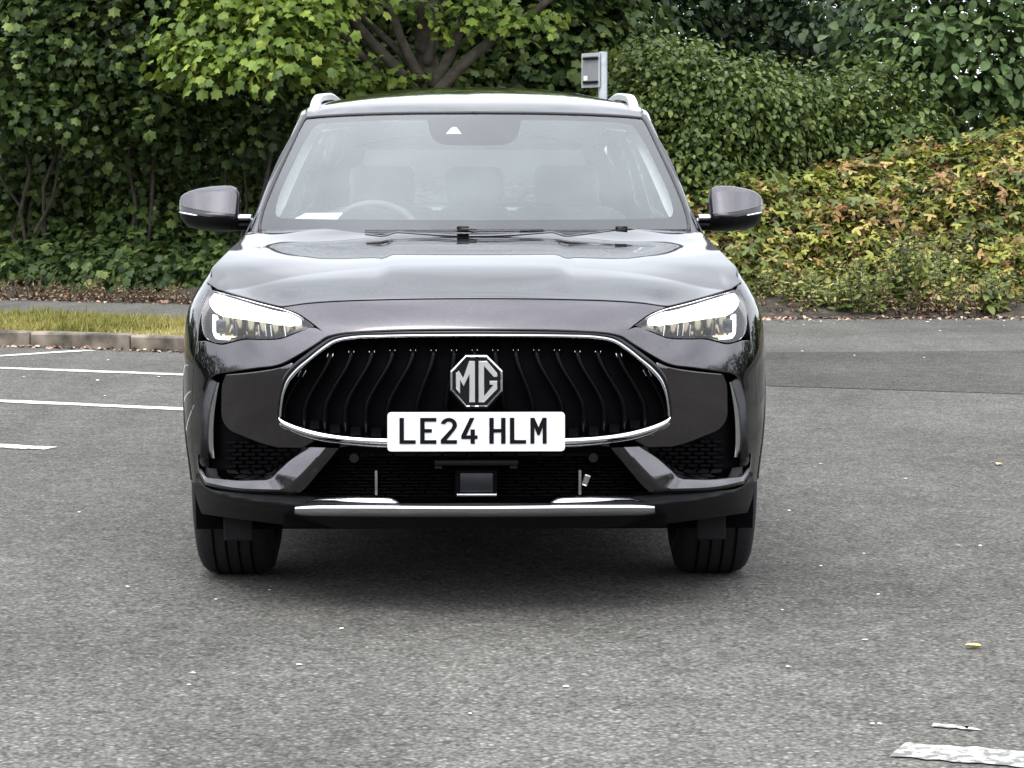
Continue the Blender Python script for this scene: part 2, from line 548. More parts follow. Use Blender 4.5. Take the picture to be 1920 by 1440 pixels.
# cheeks between grille and side intakes
cheek_l = outline(
    [(424, 704), (455, 701.5), (490, 697.5), (522, 691.5), (545, 682)],
    [(545, 682), (538, 705), (527, 728), (521.5, 742), (519, 765), (518, 785)],
    [(518, 785), (524, 799), (560, 815), (602, 827), (655, 834)],
    [(655, 834), (620, 837), (573, 838), (520, 836)],
    [(520, 836), (490, 828), (462.5, 817.5), (430.4, 803), (418, 785), (416.5, 753.3), (418, 722), (424, 704)])
def cheek_off(u, v):
    return .010 + .040 * np.clip((v - 690) / 140.0, 0, 1.2)      # leans back towards its foot
for fl in (False, True):
    panel('bumper_cheek', [cheek_l], mS(cheek_off), 8, M_paint, bumper, roll=.008, depth=.05, flipx=fl)

# dark liner behind the whole front
def liner_off(u, v): return .085 + 0 * u
lin = outline([(890, 600), (640, 608), (600, 632), (560, 655), (520, 675), (470, 688), (400, 692), (380, 705), (366, 760), (364, 850), (372, 900), (420, 935), (560, 975), (890, 978)], step=10)
lin = lin + [(1780 - x, y) for x, y in lin[::-1] if abs(x - 890) > .5]
panel('front_liner', [lin], mS(liner_off), 22, M_void, car, roll=.002, depth=0)

# ---- blades under the side intakes (lofted between traced edges)
def resample(pts, n):
    p = np.array(crv(pts, 2.0)); d = np.concatenate([[0], np.cumsum(np.hypot(*(np.diff(p, axis=0).T)))])
    t = np.linspace(0, d[-1], n)
    return np.stack([np.interp(t, d, p[:, 0]), np.interp(t, d, p[:, 1])], 1)
def keyed(segs, counts):
    out = []
    for s, c in zip(segs, counts):
        r = resample(s, c)
        out += r.tolist() if not out else r[1:].tolist()
    return np.array(out)
cnt = (8, 22, 8, 14)
bl_A = keyed([[(375, 848), (378, 864), (387, 876)], [(387, 876), (427, 880), (484, 881)], [(484, 881), (500, 878), (514, 870)], [(514, 870), (540, 853), (570, 838)]], cnt)
bl_1 = keyed([[(372.5, 852), (376, 872), (388, 894)], [(388, 894), (442, 900.5), (500, 900)], [(500, 900), (511, 896), (520, 885)], [(520, 885), (548, 860), (580, 838)]], cnt)
bl_2 = keyed([[(371, 853), (374, 878), (386, 903)], [(386, 903), (440, 913.5), (518, 917)], [(518, 917), (540, 916), (556, 901)], [(556, 901), (582, 873), (610, 839)]], cnt)
bl_3 = keyed([[(370, 854), (372, 882), (384, 909)], [(384, 909), (440, 920.5), (530, 926)], [(530, 926), (556, 926), (574, 913)], [(574, 913), (600, 882), (635, 840)]], cnt)
def lerp_rows(rows, offs, sub):
    out = []
    for i in range(len(rows) - 1):
        for k in range(sub):
            t = k / sub
            out.append((rows[i] * (1 - t) + rows[i + 1] * t, offs[i] * (1 - t) + offs[i + 1] * t))
    out.append((rows[-1], offs[-1])); return out
for fl in (1, -1):
    rows = []
    # deep edge, shelf, ridge, lit face, under edge, back
    seq = [(bl_A, .07), (bl_A, .045), (bl_1 * .94 + bl_A * .06, -.006), (bl_1, -.011), (bl_1 * .9 + bl_2 * .1, -.0135), (bl_2 * .88 + bl_1 * .12, -.028), (bl_2, -.030), (bl_2 * .85 + bl_3 * .15, -.0285), (bl_3, -.012), (bl_3, .06)]
    arm = sstep(np.arange(len(bl_A)), 26, 36)       # the rising arm leans back more than the lip
    ex = [0, 0, 0, 0, -.002, -.024, -.026, -.026, -.020, 0]
    for (r, o), x_ in zip(seq, ex):
        rows.append([(p[0] * fl, p[1], p[2]) for p in solve(r[:, 0], r[:, 1], S_Y, o + x_ * arm)])
    V, Fc = loft(rows)
    if fl > 0: Fc = [f[::-1] for f in Fc]
    o = mesh_obj('lower_blade', V, Fc, M_paint, bumper)
    o.data.set_sharp_from_angle(angle=R(48))

M_fin = simple('dark_satin_fin', (.42, .44, .44), rough=.18, metal=1.0)
# ---- side intakes: vertical fin, mesh insert
for fl in (1, -1):
    a = resample([(408, 716), (400, 738), (393, 765), (389, 800), (389, 835), (396, 858)], 24)
    b = resample([(413, 718), (409, 740), (404.5, 770), (402, 800), (402, 835), (404, 858)], 24)
    rows = []
    for r, o in [(a, .06), (a, .032), (a * .7 + b * .3, .024), (a * .3 + b * .7, .026), (b, .036), (b, .06)]:
        rows.append([(p[0] * fl, p[1], p[2]) for p in solve(r[:, 0], r[:, 1], S_Y, o)])
    V, Fc = loft(rows)
    if fl > 0: Fc = [f[::-1] for f in Fc]
    fin = mesh_obj('air_curtain_fin', V, Fc, M_fin, bumper)
    # outer duct wall
    a = resample([(381, 745), (377.5, 797), (377, 830), (376, 862)], 16)
    rows = [[(p[0] * fl, p[1], p[2]) for p in solve(a[:, 0], a[:, 1], S_Y, o)] for o in (.012, .09)]
    V, Fc = loft(rows)
    mesh_obj('duct_wall', V, Fc, M_gloss, bumper)
    k = 0
    for py in np.arange(826, 882, 7.5):
        for px in np.arange(424 + (k % 2) * 12, 548, 24):
            if inside(np.array([px + 9.]), np.array([py + 1]), [[(420, 806), (462, 822), (520, 838), (566, 838), (512, 870), (484, 880), (424, 879)]])[0]:
                pts = solve([px, px + 18, px + 20, px + 16, px + 2, px - 1], [py, py, py + 3, py + 5, py + 5, py + 3], S_Y, .058)
                bk = pts + [0, .02, 0]
                V = [(p[0] * fl, p[1], p[2]) for p in np.concatenate([pts, bk])]
                Fc = [tuple(range(6))] + [(i, (i + 1) % 6, 6 + (i + 1) % 6, 6 + i) for i in range(6)]
                if fl < 0: Fc = [f[::-1] for f in Fc]
                mesh_obj('intake_mesh_bar', V, Fc, M_slat, bumper, smooth=False)
        k += 1

# ---- main grille
grille = empty('grille', (0, -.0, .66)); grille.parent = car
open_l = [(890, 637), (719, 638.5), (660, 641.5), (631.7, 646.5), (612, 656), (596.7, 666.8), (580, 680), (564.6, 695), (550, 707), (541.2, 718.3), (535.5, 733), (532.5, 747.5), (530.5, 765), (530, 780)]
open_b = [(530, 780), (561.7, 795.6), (608.3, 807.3), (660.8, 814.6), (728, 818), (890, 820)]
ol = outline(open_l, open_b, step=3)
open_poly = ol + [(1780 - x, y) for x, y in ol[::-1] if abs(x - 890) > .5]
def frame_band(name, la, lb, offs_a, offs_b, crown, mat, n, closed_sym=True):
    """raised band between two traced curves (left half, mirrored), crown forward"""
    if abs(la[0][0] - 890) < 1: la, lb = la[::-1], lb[::-1]
    A = resample(la, n); B = resample(lb, n)
    A = np.concatenate([A, [(1780 - x, y) for x, y in A[::-1][1:]]]); B = np.concatenate([B, [(1780 - x, y) for x, y in B[::-1][1:]]])
    rows = []
    for t, o in [(0, offs_a + .03), (0, offs_a), (.12, offs_a - crown * .62), (.3, offs_a * .7 + offs_b * .3 - crown * .95), (.55, (offs_a + offs_b) / 2 - crown), (.8, offs_b - crown * .75), (.93, offs_b - crown * .4), (1, offs_b), (1, offs_b + .03)]:
        r = A * (1 - t) + B * t
        rows.append([tuple(p) for p in solve(r[:, 0], r[:, 1], S_Y, o)])
    V, Fc = loft(rows)
    return mesh_obj(name, V, Fc, mat, grille)
fr_out = [(890, 625.5), (719, 627), (660, 629.5), (626, 636.5), (600, 653), (578, 671), (555, 690), (538, 711), (529, 735), (524.5, 760), (522.5, 782)]
fr_in = [(890, 633), (719, 634.5), (660, 637.5), (631, 643.5), (606, 659), (583, 677), (562, 696.5), (545, 716), (535.5, 738), (531, 762), (529.5, 780)]
frame_band('grille_frame', fr_out, fr_in, .006, .012, .010, M_dchrome, 90)
dk_out = [(890, 618.5), (719, 620.3), (660, 623), (622, 629.5), (594, 646.5), (571, 664.5), (549, 683), (532.5, 705), (525, 731), (520.5, 757), (519, 781)]
frame_band('grille_surround', dk_out, [(x + 1.0 * (x < 880), y + 1.5) for x, y in fr_out], .012, .016, .004, M_gloss, 90)
ch_top = [(523.5, 780), (530, 784.5), (562, 797.5), (608, 809), (661, 816.3), (728, 819.5), (890, 822)]
ch_bot = [(522.5, 786), (527, 796), (561.7, 812), (602.5, 823.5), (660.8, 830), (728, 834), (890, 837)]
frame_band('grille_chrome_strip', ch_top, ch_bot, .012, .004, .014, M_chrome, 70)
lw_bot = [(527, 799), (563, 817), (603, 829), (661, 836), (728, 840), (890, 843)]
frame_band('grille_lower_lip', [(524, 793), (561.7, 813.5), (602.5, 825), (660.8, 831.5), (728, 835.5), (890, 838.5)], lw_bot, .012, .018, .004, M_dchrome, 70)

op_np = [np.array(open_poly)]
for k in range(-9, 10):
    u0 = k * 38.5
    ys = np.linspace(632, 826, 60)
    sh = 50 * min(1, abs(u0) / 120) * sstep(ys, 655, 775)
    xs = 890 + (0 if k == 0 else math.copysign(1, k)) * (abs(u0) + sh)
    ok = inside(xs, ys, [open_poly])
    if ok.sum() < 4: continue
    idx = np.where(ok)[0]; i0, i1 = max(idx[0] - 1, 0), min(idx[-1] + 1, 59)
    xs, ys = xs[i0:i1 + 1], ys[i0:i1 + 1]
    off = .040 + .035 * (1 - sstep(ys, 640, 664)) + .02 * sstep(ys, 785, 822)
    rows = []
    for w, o in [(-6.5, .052), (-4.6, .006), (-3.6, .0), (0, -.004), (3.6, .0), (4.6, .006), (6.5, .052)]:
        rows.append([tuple(p) for p in solve(xs + w, ys, S_Y, off + o)])
    V, Fc = loft(rows)
    mesh_obj('grille_slat', V, Fc, M_slat, grille)
    for w in (-4.8, 4.8):  # bright slivers added for the glints where slat tops catch light
        yt = float(ys[1]) + 6
        q = np.linspace(yt, yt + 13, 5); qx = np.interp(q, ys, xs) + w
        V, Fc = tube([Vector(p) for p in solve(qx, q, S_Y, np.interp(q, ys, off) - .002)], [.0008, .0018, .0022, .0016, .0006], 6)
        mesh_obj('slat_glint', V, Fc, M_dchrome, grille)
for k in range(-9, 9):     # small lower ledge blocks between the slats
    u0 = (k + .5) * 38.5; u = abs(u0) + 50 * min(1, abs(u0) / 120)
    xc = 890 + math.copysign(u, u0)
    if abs(u) > 330 or abs(u) < 150: continue
    yb = float(np.interp(u, [165, 230, 282, 328, 360], [818, 814.6, 807.3, 795.6, 782]))
    pts = solve([xc - 9, xc + 9, xc + 9, xc - 9], [yb - 15, yb - 15, yb + 1, yb + 1], S_Y, [.06, .06, .03, .03])
    V = list(map(tuple, pts)) + [tuple(p + np.array([0, .03, 0])) for p in pts]
    mesh_obj('grille_ledge', V, [(3, 2, 1, 0), (0, 1, 5, 4), (1, 2, 6, 5), (2, 3, 7, 6), (3, 0, 4, 7)], M_slat, grille, smooth=False)

# ---- emblem
def zoom7(pts): return [(700 + x / 4.8, 640 + y / 4.8) for x, y in pts]
def flat_piece(name, loops_px, Yf, depth, mat, parent, bevel=.0012):
    """solid letter-like piece in the plane y = Yf"""
    bm = bmesh.new()
    outer = loops_px[0]
    vs = [bm.verts.new(at_y(x, y, Yf)) for x, y in outer]
    f = bm.faces.new(vs); bm.normal_update()
    if f.normal.y > 0: f.normal_flip()
    r = bmesh.ops.extrude_face_region(bm, geom=[f])
    nv = [v for v in r['geom'] if isinstance(v, bmesh.types.BMVert)]
    bmesh.ops.translate(bm, verts=nv, vec=(0, -depth, 0))
    bm.normal_update()
    top = [g for g in r['geom'] if isinstance(g, bmesh.types.BMFace)]
    if bevel:
        bmesh.ops.inset_region(bm, faces=top, thickness=bevel, depth=bevel * .8)
    bmesh.ops.recalc_face_normals(bm, faces=bm.faces)
    return bm_obj(name, bm, mat, parent)
emb = empty('emblem', tuple(at_y(893, 716, -.02))); emb.parent = car
octo = zoom7([(690, 268), (830, 122), (1022, 122), (1165, 266), (1165, 450), (1028, 600), (830, 600), (690, 442)])
cxo, cyo = 893.2, 715.2
octi = [(cxo + (x - cxo) * .89, cyo + (y - cyo) * .89) for x, y in octo]
flat_piece('emblem_disc', [octo], -.012, .012, M_gloss, emb, bevel=0)
rows = []
for s, yo in [(1.0, -.018), (.985, -.030), (.945, -.034), (.905, -.030), (.89, -.022)]:
    rows.append([tuple(at_y(cxo + (x - cxo) * s, cyo + (y - cyo) * s, yo)) for x, y in octo])
V, Fc = loft(rows, closed_u=True)
mesh_obj('emblem_ring', V, Fc, M_chrome, emb, smooth=False)
flat_piece('emblem_letter', [zoom7([(742, 285), (768, 262), (808, 330), (862, 176), (914, 176), (914, 546), (864, 546), (864, 292), (812, 405), (780, 345), (780, 470), (742, 420)])], -.024, .006, M_letter, emb)
flat_piece('emblem_letter', [zoom7([(946, 176), (1022, 176), (1114, 288), (1114, 318), (1082, 318), (996, 222), (996, 490), (1078, 392), (1045, 388), (1045, 355), (1114, 355), (1114, 425), (996, 546), (946, 546)])], -.024, .006, M_letter, emb)

# ---- number plate
plate = empty('number_plate', tuple(at_y(893, 809, -.03))); plate.parent = car
PYf = -.045
def rrect(x0, y0, x1, y1, r, n=6):
    out = []
    for cx, cy, a0 in [(x1 - r, y0 + r, -90), (x1 - r, y1 - r, 0), (x0 + r, y1 - r, 90), (x0 + r, y0 + r, 180)]:
        for k in range(n + 1):
            a = R(a0 + 90 * k / n); out.append((cx + r * math.cos(a), cy + r * math.sin(a)))
    return out
pl = rrect(726.3, 772.6, 1058.8, 846, 7)
flat_piece('plate_sheet', [pl], PYf + .006, .006, M_plate, plate, bevel=.001)
flat_piece('plate_holder', [rrect(732, 777, 1053, 842, 4)], PYf + .05, .042, M_void, plate, bevel=0)
def strokes_poly(name, polys):
    bm = bmesh.new()
    for pts in polys:
        vs = [bm.verts.new(at_y(x, y, PYf - .0022)) for x, y in zoom7(pts)]
        f = bm.faces.new(vs)
        bm.normal_update()
        if f.normal.y > 0: f.normal_flip()
    bmesh.ops.triangulate(bm, faces=bm.faces[:])
    r = bmesh.ops.extrude_face_region(bm, geom=bm.faces[:])
    bmesh.ops.translate(bm, verts=[v for v in r['geom'] if isinstance(v, bmesh.types.BMVert)], vec=(0, -.0008, 0))
    bmesh.ops.recalc_face_normals(bm, faces=bm.faces)
    return bm_obj(name, bm, M_ink, plate)
T = 40; t0, b0 = 688, 921
def cL(x): return [[(x, t0), (x + T, t0), (x + T, b0 - 33), (x + 146, b0 - 33), (x + 146, b0), (x, b0)]]
strokes_poly('plate_letter', cL(234))
x = 420
strokes_poly('plate_letter', [[(x, t0), (x + 146, t0), (x + 146, t0 + 33), (x + T, t0 + 33), (x + T, 788), (x + 105, 788), (x + 105, 820), (x + T, 820), (x + T, b0 - 33), (x + 146, b0 - 33), (x + 146, b0), (x, b0)]])
x = 605
arc_o = [(x + 73 + 73 * math.cos(R(a)), 752 - 64 * math.sin(R(a))) for a in range(170, -36, -12)]
arc_i = [(x + 73 + 34 * math.cos(R(a)), 752 - 31 * math.sin(R(a))) for a in range(-30, 175, 14)]
strokes_poly('plate_letter', [[*arc_o, (x + 52, b0 - 33), (x + 146, b0 - 33), (x + 146, b0), (x, b0), (x, b0 - 36), (x + 98, 780), *arc_i]])
x = 790
strokes_poly('plate_letter', [[(x + 84, t0), (x + 122, t0), (x + 122, 846), (x + 146, 846), (x + 146, 878), (x + 122, 878), (x + 122, b0), (x + 83, b0), (x + 83, 878), (x, 878), (x, 848)],
                              ][0:0] or [[(x + 78, t0), (x + 119, t0), (x + 45, 846), (x + 83, 846), (x + 83, 792), (x + 122, 792), (x + 122, 846), (x + 146, 846), (x + 146, 878), (x + 122, 878), (x + 122, b0), (x + 83, b0), (x + 83, 878), (x, 878), (x, 848)]])
x = 1042
strokes_poly('plate_letter', [[(x, t0), (x + T, t0), (x + T, 788), (x + 106, 788), (x + 106, t0), (x + 146, t0), (x + 146, b0), (x + 106, b0), (x + 106, 820), (x + T, 820), (x + T, b0), (x, b0)]])
strokes_poly('plate_letter', cL(1227))
x = 1412
strokes_poly('plate_letter', [[(x, t0), (x + 36, t0), (x + 73, 772), (x + 110, t0), (x + 146, t0), (x + 146, b0), (x + 110, b0), (x + 110, 775), (x + 82, 845), (x + 64, 845), (x + 36, 775), (x + 36, b0), (x, b0)]])

# ---- lower grille, radar, supports
lowg = empty('lower_grille', (0, .05, .42)); lowg.parent = car
k = 0
for py in np.arange(852, 932, 6.2):
    half = float(np.interp(py, [845, 900, 930], [262, 312, 330]))
    seg = 46
    x = -half + (k % 2) * seg * .5 - seg * .5
    while x < half:
        x0, x1 = max(x + 2, -half), min(x + seg - 2, half)
        x += seg
        if x1 - x0 < 8: continue
        pts = solve([890 + x0, 890 + x1, 890 + x1, 890 + x0], [py, py, py + 3.6, py + 3.6], S_Y, [.062, .062, .050, .050])
        V = list(map(tuple, pts)) + [tuple(p + np.array([0, .03, 0])) for p in pts]
        mesh_obj('mesh_bar', V, [(3, 2, 1, 0), (0, 1, 5, 4), (1, 2, 6, 5), (2, 3, 7, 6), (3, 0, 4, 7)], M_black, lowg, smooth=False)
    k += 1
def pbox(name, x0, y0, x1, y1, Yf, dep, mat, parent, bev=.003):
    a, b = at_y(x0, y0, Yf), at_y(x1, y1, Yf)
    bm = bmesh.new()
    box(bm, ((a.x + b.x) / 2, Yf + dep / 2, (a.z + b.z) / 2), (abs(b.x - a.x), dep, abs(a.z - b.z)), bevel=bev)
    return bm_obj(name, bm, mat, parent, smooth=True, angle=40)
pbox('crossbar', 814, 863, 972, 873, .035, .05, M_black, lowg)
pbox('crossbar_end', 814, 873.5, 829, 880, .045, .04, M_black, lowg)
pbox('crossbar_end', 955, 873.5, 970, 880, .045, .04, M_black, lowg)
pbox('radar_housing', 853, 882, 932, 932, .055, .05, M_void, lowg)
pbox('radar_cover', 862, 887, 924, 923, .048, .01, simple('radar_cover_plastic', (.008, .0085, .010), rough=.35, spec=.3), lowg)
pbox('radar_lip', 856, 926, 931, 930, .035, .02, M_silver, lowg, bev=.001)
for px in (705, 1087):
    pbox('support', px - 2.5, 882, px + 2.5, 928, .085, .03, simple('dull_steel', (.12, .115, .10), rough=.5, metal=.6), lowg, bev=.001)
for px in (664, 1112):
    p = P1(px, 858, .03)
    bm = bmesh.new()
    bmesh.ops.create_cone(bm, cap_ends=True, segments=20, radius1=.016, radius2=.0135, depth=.02, matrix=Matrix.Translation(p) @ Matrix.Rotation(R(90), 4, 'X'))
    bm_obj('parking_sensor', bm, M_black, lowg, smooth=True, angle=40)
pb = P1(1098, 900, .06)
bm = bmesh.new()
box(bm, pb, (.02, .02, .035), rot=Matrix.Rotation(R(20), 3, 'Y'), bevel=.004)
bm_obj('horn_bracket', bm, M_dchrome, lowg)

# ---- lower valance and skid plate
val_l = outline([(890, 944), (740, 944), (640, 940), (560, 930), (530, 929), (440, 923), (384, 912), (371, 884)],
                [(371, 884), (366, 900), (368, 930), (378, 962)],
                [(378, 962), (420, 968), (480, 976), (560, 985), (700, 990), (890, 991)], step=5)
val = val_l + [(1780 - x, y) for x, y in val_l[::-1] if abs(x - 890) > .5]
def val_off(u, v):
    yr = np.interp(np.abs(u - 890), [0, 330, 400, 450, 490, 520], [952, 948, 942, 934, 924, 905])
    return .006 - .016 * np.exp(-((v - yr) / 9.0)**2) + .05 * sstep(v, 950, 992)
panel('front_valance', [val], mS(val_off), 7, M_black, car, roll=.004, depth=.05)
sk_t = keyed([[(554, 946), (575, 938), (598, 931.5)], [(598, 931.5), (665, 931.2), (735, 932.7)], [(735, 932.7), (744, 937), (753, 943.5)], [(753, 943.5), (820, 945), (890, 945.5)]], (8, 14, 6, 14))
sk_m = keyed([[(553.5, 949), (575, 946.5), (598, 945.5)], [(598, 945.5), (665, 945.5), (735, 946)], [(735, 946), (744, 946.3), (753, 946.6)], [(753, 946.6), (820, 947.2), (890, 947.5)]], (8, 14, 6, 14))
sk_b = keyed([[(553, 953), (575, 952.5), (598, 952)], [(598, 952), (665, 952.3), (735, 952.6)], [(735, 952.6), (744, 952.7), (753, 952.8)], [(753, 952.8), (820, 953.2), (890, 953.5)]], (8, 14, 6, 14))
sk_u = keyed([[(551.5, 965), (575, 966.5), (598, 967)], [(598, 967), (665, 968), (735, 968.6)], [(735, 968.6), (744, 968.7), (753, 968.8)], [(753, 968.8), (820, 969), (890, 969.2)]], (8, 14, 6, 14))
def symr(r): return np.concatenate([r, [(1780 - x, y) for x, y in r[::-1][1:]]])
rows = []
for r, o in [(sk_t, .05), (sk_t, .004), (sk_t * .8 + sk_m * .2, -.003), (sk_t * .62 + sk_m * .38, -.006), (sk_t * .54 + sk_m * .46, .003), (sk_t * .12 + sk_m * .88, -.001), (sk_m, -.009), (sk_m * .7 + sk_b * .3, -.020), (sk_b, -.0245), (sk_b * .8 + sk_u * .2, -.024), (sk_u, -.004), (sk_u, .06)]:
    r = symr(r)
    rows.append([tuple(p) for p in solve(r[:, 0], r[:, 1], S_Y, o)])
V, Fc = loft(rows)
sk = mesh_obj('skid_plate', V, Fc, M_silver, car); sk.data.set_sharp_from_angle(angle=R(35))
M_defl = simple('deflector_rubber', (.006, .006, .0065), rough=.7, spec=.2, noise=.3, nscale=60)
for fl in (1, -1):     # air deflector flaps ahead of the wheels
    bm = bmesh.new()
    a, b = at_y(419, 963, .46), at_y(474, 1014, .46)
    box(bm, (fl * (a.x + b.x) / 2, .46, (a.z + b.z) / 2 + .03), (abs(b.x - a.x), .012, abs(a.z - b.z) + .06), rot=Matrix.Rotation(R(9), 3, 'X'), bevel=.005)
    bm_obj('wheel_deflector', bm, M_defl, car)

# ---- headlights
hl_out = outline([(391, 541), (420, 549.5), (450.8, 558), (490, 569), (526.7, 578.2)],
                 [(526.7, 578.2), (545, 584), (561.7, 592), (577, 602), (588, 611)],
                 [(588, 611), (575, 616), (558.8, 621), (526.7, 632.8), (491.7, 634.5), (456.7, 634.5), (436.3, 638.6), (415.8, 643), (398, 639.5), (385, 630), (379.5, 612), (379, 590), (381, 568), (385, 552), (391, 541)], step=3)
drl = outline([(393.5, 547.5), (420, 555), (450.8, 563.5), (490, 574.5), (526.7, 584), (545, 589), (561.5, 597)],
              [(561.5, 597), (561, 603), (555.8, 607)], [(555.8, 607), (530, 606), (503, 602), (480, 598.5), (453.8, 594.4), (430, 591.5), (413, 588), (400, 579), (394, 566), (393.5, 547.5)], step=3)
refl = outline([(411, 592), (453.8, 598), (503, 605.5), (530, 609), (556, 610.5), (578, 609.5)], [(578, 609.5), (556, 617.5), (526.7, 628), (491.7, 630), (456.7, 630), (436.3, 633), (414, 635.5)], [(414, 635.5), (411, 592)], step=3)
M_hlbk = simple('lamp_bezel', (.012, .012, .013), rough=.25)
for fl in (False, True):
    hl = panel('headlight', [hl_out], mS(.075), 10, M_hlbk, car, roll=.001, depth=0, flipx=fl)
    sgn = -1 if fl else 1
    # housing wall
    a = np.array(hl_out + [hl_out[0]])
    V, Fc = loft([[(p[0] * sgn, p[1], p[2]) for p in solve(a[:, 0], a[:, 1], S_Y, o)] for o in (.002, .076)])
    mesh_obj('lamp_housing', V, Fc, M_hlbk, hl)
    panel('light_strip', [drl], mS(lambda u, v: .028 + .0 * u), 6, M_led, hl, roll=.002, depth=.012, flipx=fl)
    panel('reflector', [refl], mS(lambda u, v: .026 + .034 * (v - 592) / 42 + .003 * np.sin(u * .28)), 3, M_reflector, hl, roll=.001, depth=0, flipx=fl)
    bar = outline([(399.5, 590), (403, 590), (404.5, 612), (408, 630)], [(408, 630), (426, 631.5), (427, 634), (406, 634)], [(406, 634), (401, 626), (399.5, 590)], step=2)
    panel('light_bar', [bar], mS(.022), 5, M_led, hl, roll=.001, depth=.01, flipx=fl)
    for x0 in (437, 441, 484, 497, 507, 533):
        w = 3.0 if x0 == 441 else 1.6
        q = [(x0, 600 if x0 < 445 else 609), (x0 + w, 600 if x0 < 445 else 609), (x0 + w + 2, 630), (x0 + 2, 630)]
        p = solve([a_[0] for a_ in q], [a_[1] for a_ in q], S_Y, .030)
        V = [(v[0] * sgn, v[1], v[2]) for v in p] + [(v[0] * sgn, v[1] + .02, v[2]) for v in p]
        Fc = [(0, 1, 2, 3), (1, 0, 4, 5), (2, 1, 5, 6), (3, 2, 6, 7), (0, 3, 7, 4)]
        mesh_obj('reflector_divider', V, Fc, M_dchrome, hl, smooth=False)
    # projector module
    c = solve(421, 612, S_Y, .05)[0]
    bm = bmesh.new()
    box(bm, (c[0] * sgn, c[1], c[2]), (.05, .03, .045), bevel=.008, seg=3)
    bm_obj('projector', bm, M_gloss, hl, smooth=True)
    panel('lens', [hl_out], mS(.0), 10, M_lens, hl, roll=.002, depth=.004, flipx=fl)

# ---- windscreen
ws_hw = spl([1.10, 1.137, 1.186, 1.287, 1.437, 1.527, 1.57], [.742, .738, .733, .712, .660, .632, .615])
def WS_Y(x, z):
    t = (z - 1.132) / (1.540 - 1.132)
    s = np.clip(np.abs(x) / ws_hw(z), 0, 1.3)
    return 1.05 + .75 * t + (.21 - .06 * t) * s**2 - .06 * t * (1 - t)
def mWS(off=0.0): return lambda u, v: solve(u, v, WS_Y, off, lo=.7, hi=2.4)
ws_out_l = [(890, 211.5), (760, 212.5), (660, 215.5), (600, 219), (575, 221.5)]
ws_side = [(575, 221.5), (569, 228), (549.6, 267), (530, 308), (513, 345.4), (499, 379), (492, 400), (487.5, 425), (488.5, 434)]
ws_bot = [(488.5, 434), (520, 436), (600, 437), (740, 438), (890, 438)]
wl_ = outline(ws_out_l, ws_side, ws_bot, step=6)
ws_loop = wl_ + [(1780 - x, y) for x, y in wl_[::-1] if abs(x - 890) > .5]
in_l = outline([(890, 273), (850, 272.5)], [(850, 272.5), (832, 271), (817, 264), (808.5, 253), (804.5, 238), (803, 228)], [(803, 228), (799, 224.8), (790, 224.6)], [(790, 224.6), (720, 226), (640, 229), (607, 231.5)],
               [(607, 231.5), (596, 234), (586, 243)], [(586, 243), (567, 275), (545, 320), (528.5, 355), (519.5, 383), (517.5, 396), (520, 405), (528, 409)], [(528, 409), (600, 411), (740, 412), (890, 412.5)], step=5)
ws_hole = in_l + [(1780 - x, y) for x, y in in_l[::-1] if abs(x - 890) > .5]
windscreen = panel('windscreen', [ws_loop], mWS(0.0), 16, M_ws, car, ref=(0, -1, .5), roll=.002, depth=.0)
panel('windscreen_border', [ws_loop, ws_hole], mWS(.006), 14, M_frit, windscreen, ref=(0, -1, .5), roll=.001, depth=0)
m = bpy.data.materials.new('glass_haze_film'); m.use_nodes = True  # pale haze layer added to lighten the glass inside its black border
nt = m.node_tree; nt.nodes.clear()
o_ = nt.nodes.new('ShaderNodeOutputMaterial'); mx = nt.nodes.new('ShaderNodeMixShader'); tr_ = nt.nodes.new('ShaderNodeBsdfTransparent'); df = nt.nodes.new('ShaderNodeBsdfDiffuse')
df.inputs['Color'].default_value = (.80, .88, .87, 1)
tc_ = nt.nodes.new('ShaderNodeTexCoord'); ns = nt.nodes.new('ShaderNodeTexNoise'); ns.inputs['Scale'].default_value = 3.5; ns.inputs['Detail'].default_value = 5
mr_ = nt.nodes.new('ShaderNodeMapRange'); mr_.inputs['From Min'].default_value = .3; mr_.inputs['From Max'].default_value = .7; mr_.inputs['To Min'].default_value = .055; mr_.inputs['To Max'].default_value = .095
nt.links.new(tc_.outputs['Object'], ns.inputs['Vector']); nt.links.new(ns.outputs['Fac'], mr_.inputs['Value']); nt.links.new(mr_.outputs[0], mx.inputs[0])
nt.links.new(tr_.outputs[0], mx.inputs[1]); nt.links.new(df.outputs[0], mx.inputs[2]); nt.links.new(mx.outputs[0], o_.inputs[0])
panel('inner_haze_film', [ws_hole], mWS(.004), 16, m, windscreen, ref=(0, -1, .5), roll=.001, depth=0)
# sensor housing behind the glass, with its small triangular window
a, b = at_y(812, 226, 1.80), at_y(935, 268, 1.72)
bm = bmesh.new(); box(bm, ((a.x + b.x) / 2, 1.83, (a.z + b.z) / 2 + .01), (b.x - a.x, .05, a.z - b.z), rot=Matrix.Rotation(R(-55), 3, 'X'), bevel=.01, seg=3)
bm_obj('sensor_housing', bm, M_void, windscreen, smooth=True)
tri = outline([(836, 251), (847, 239)], [(847, 239), (852, 238), (857, 239)], [(857, 239), (866, 251)], [(866, 251), (836, 251)], step=2)
panel('camera_window', [tri], mWS(.001), 4, simple('camera_glass', (.45, .46, .47), rough=.3), windscreen, ref=(0, -1, .5), roll=.0005, depth=0)
# seal round the glass
sl = np.array(outline(ws_out_l, ws_side, step=6)); sl = np.concatenate([sl, [(1780 - x, y) for x, y in sl[::-1]]])
path = solve(sl[:, 0], sl[:, 1], WS_Y, -.001, lo=.7, hi=2.4)
V, Fc = tube([Vector(p) for p in path], .006, 6)
mesh_obj('windscreen_seal', V, Fc, M_seal, windscreen)
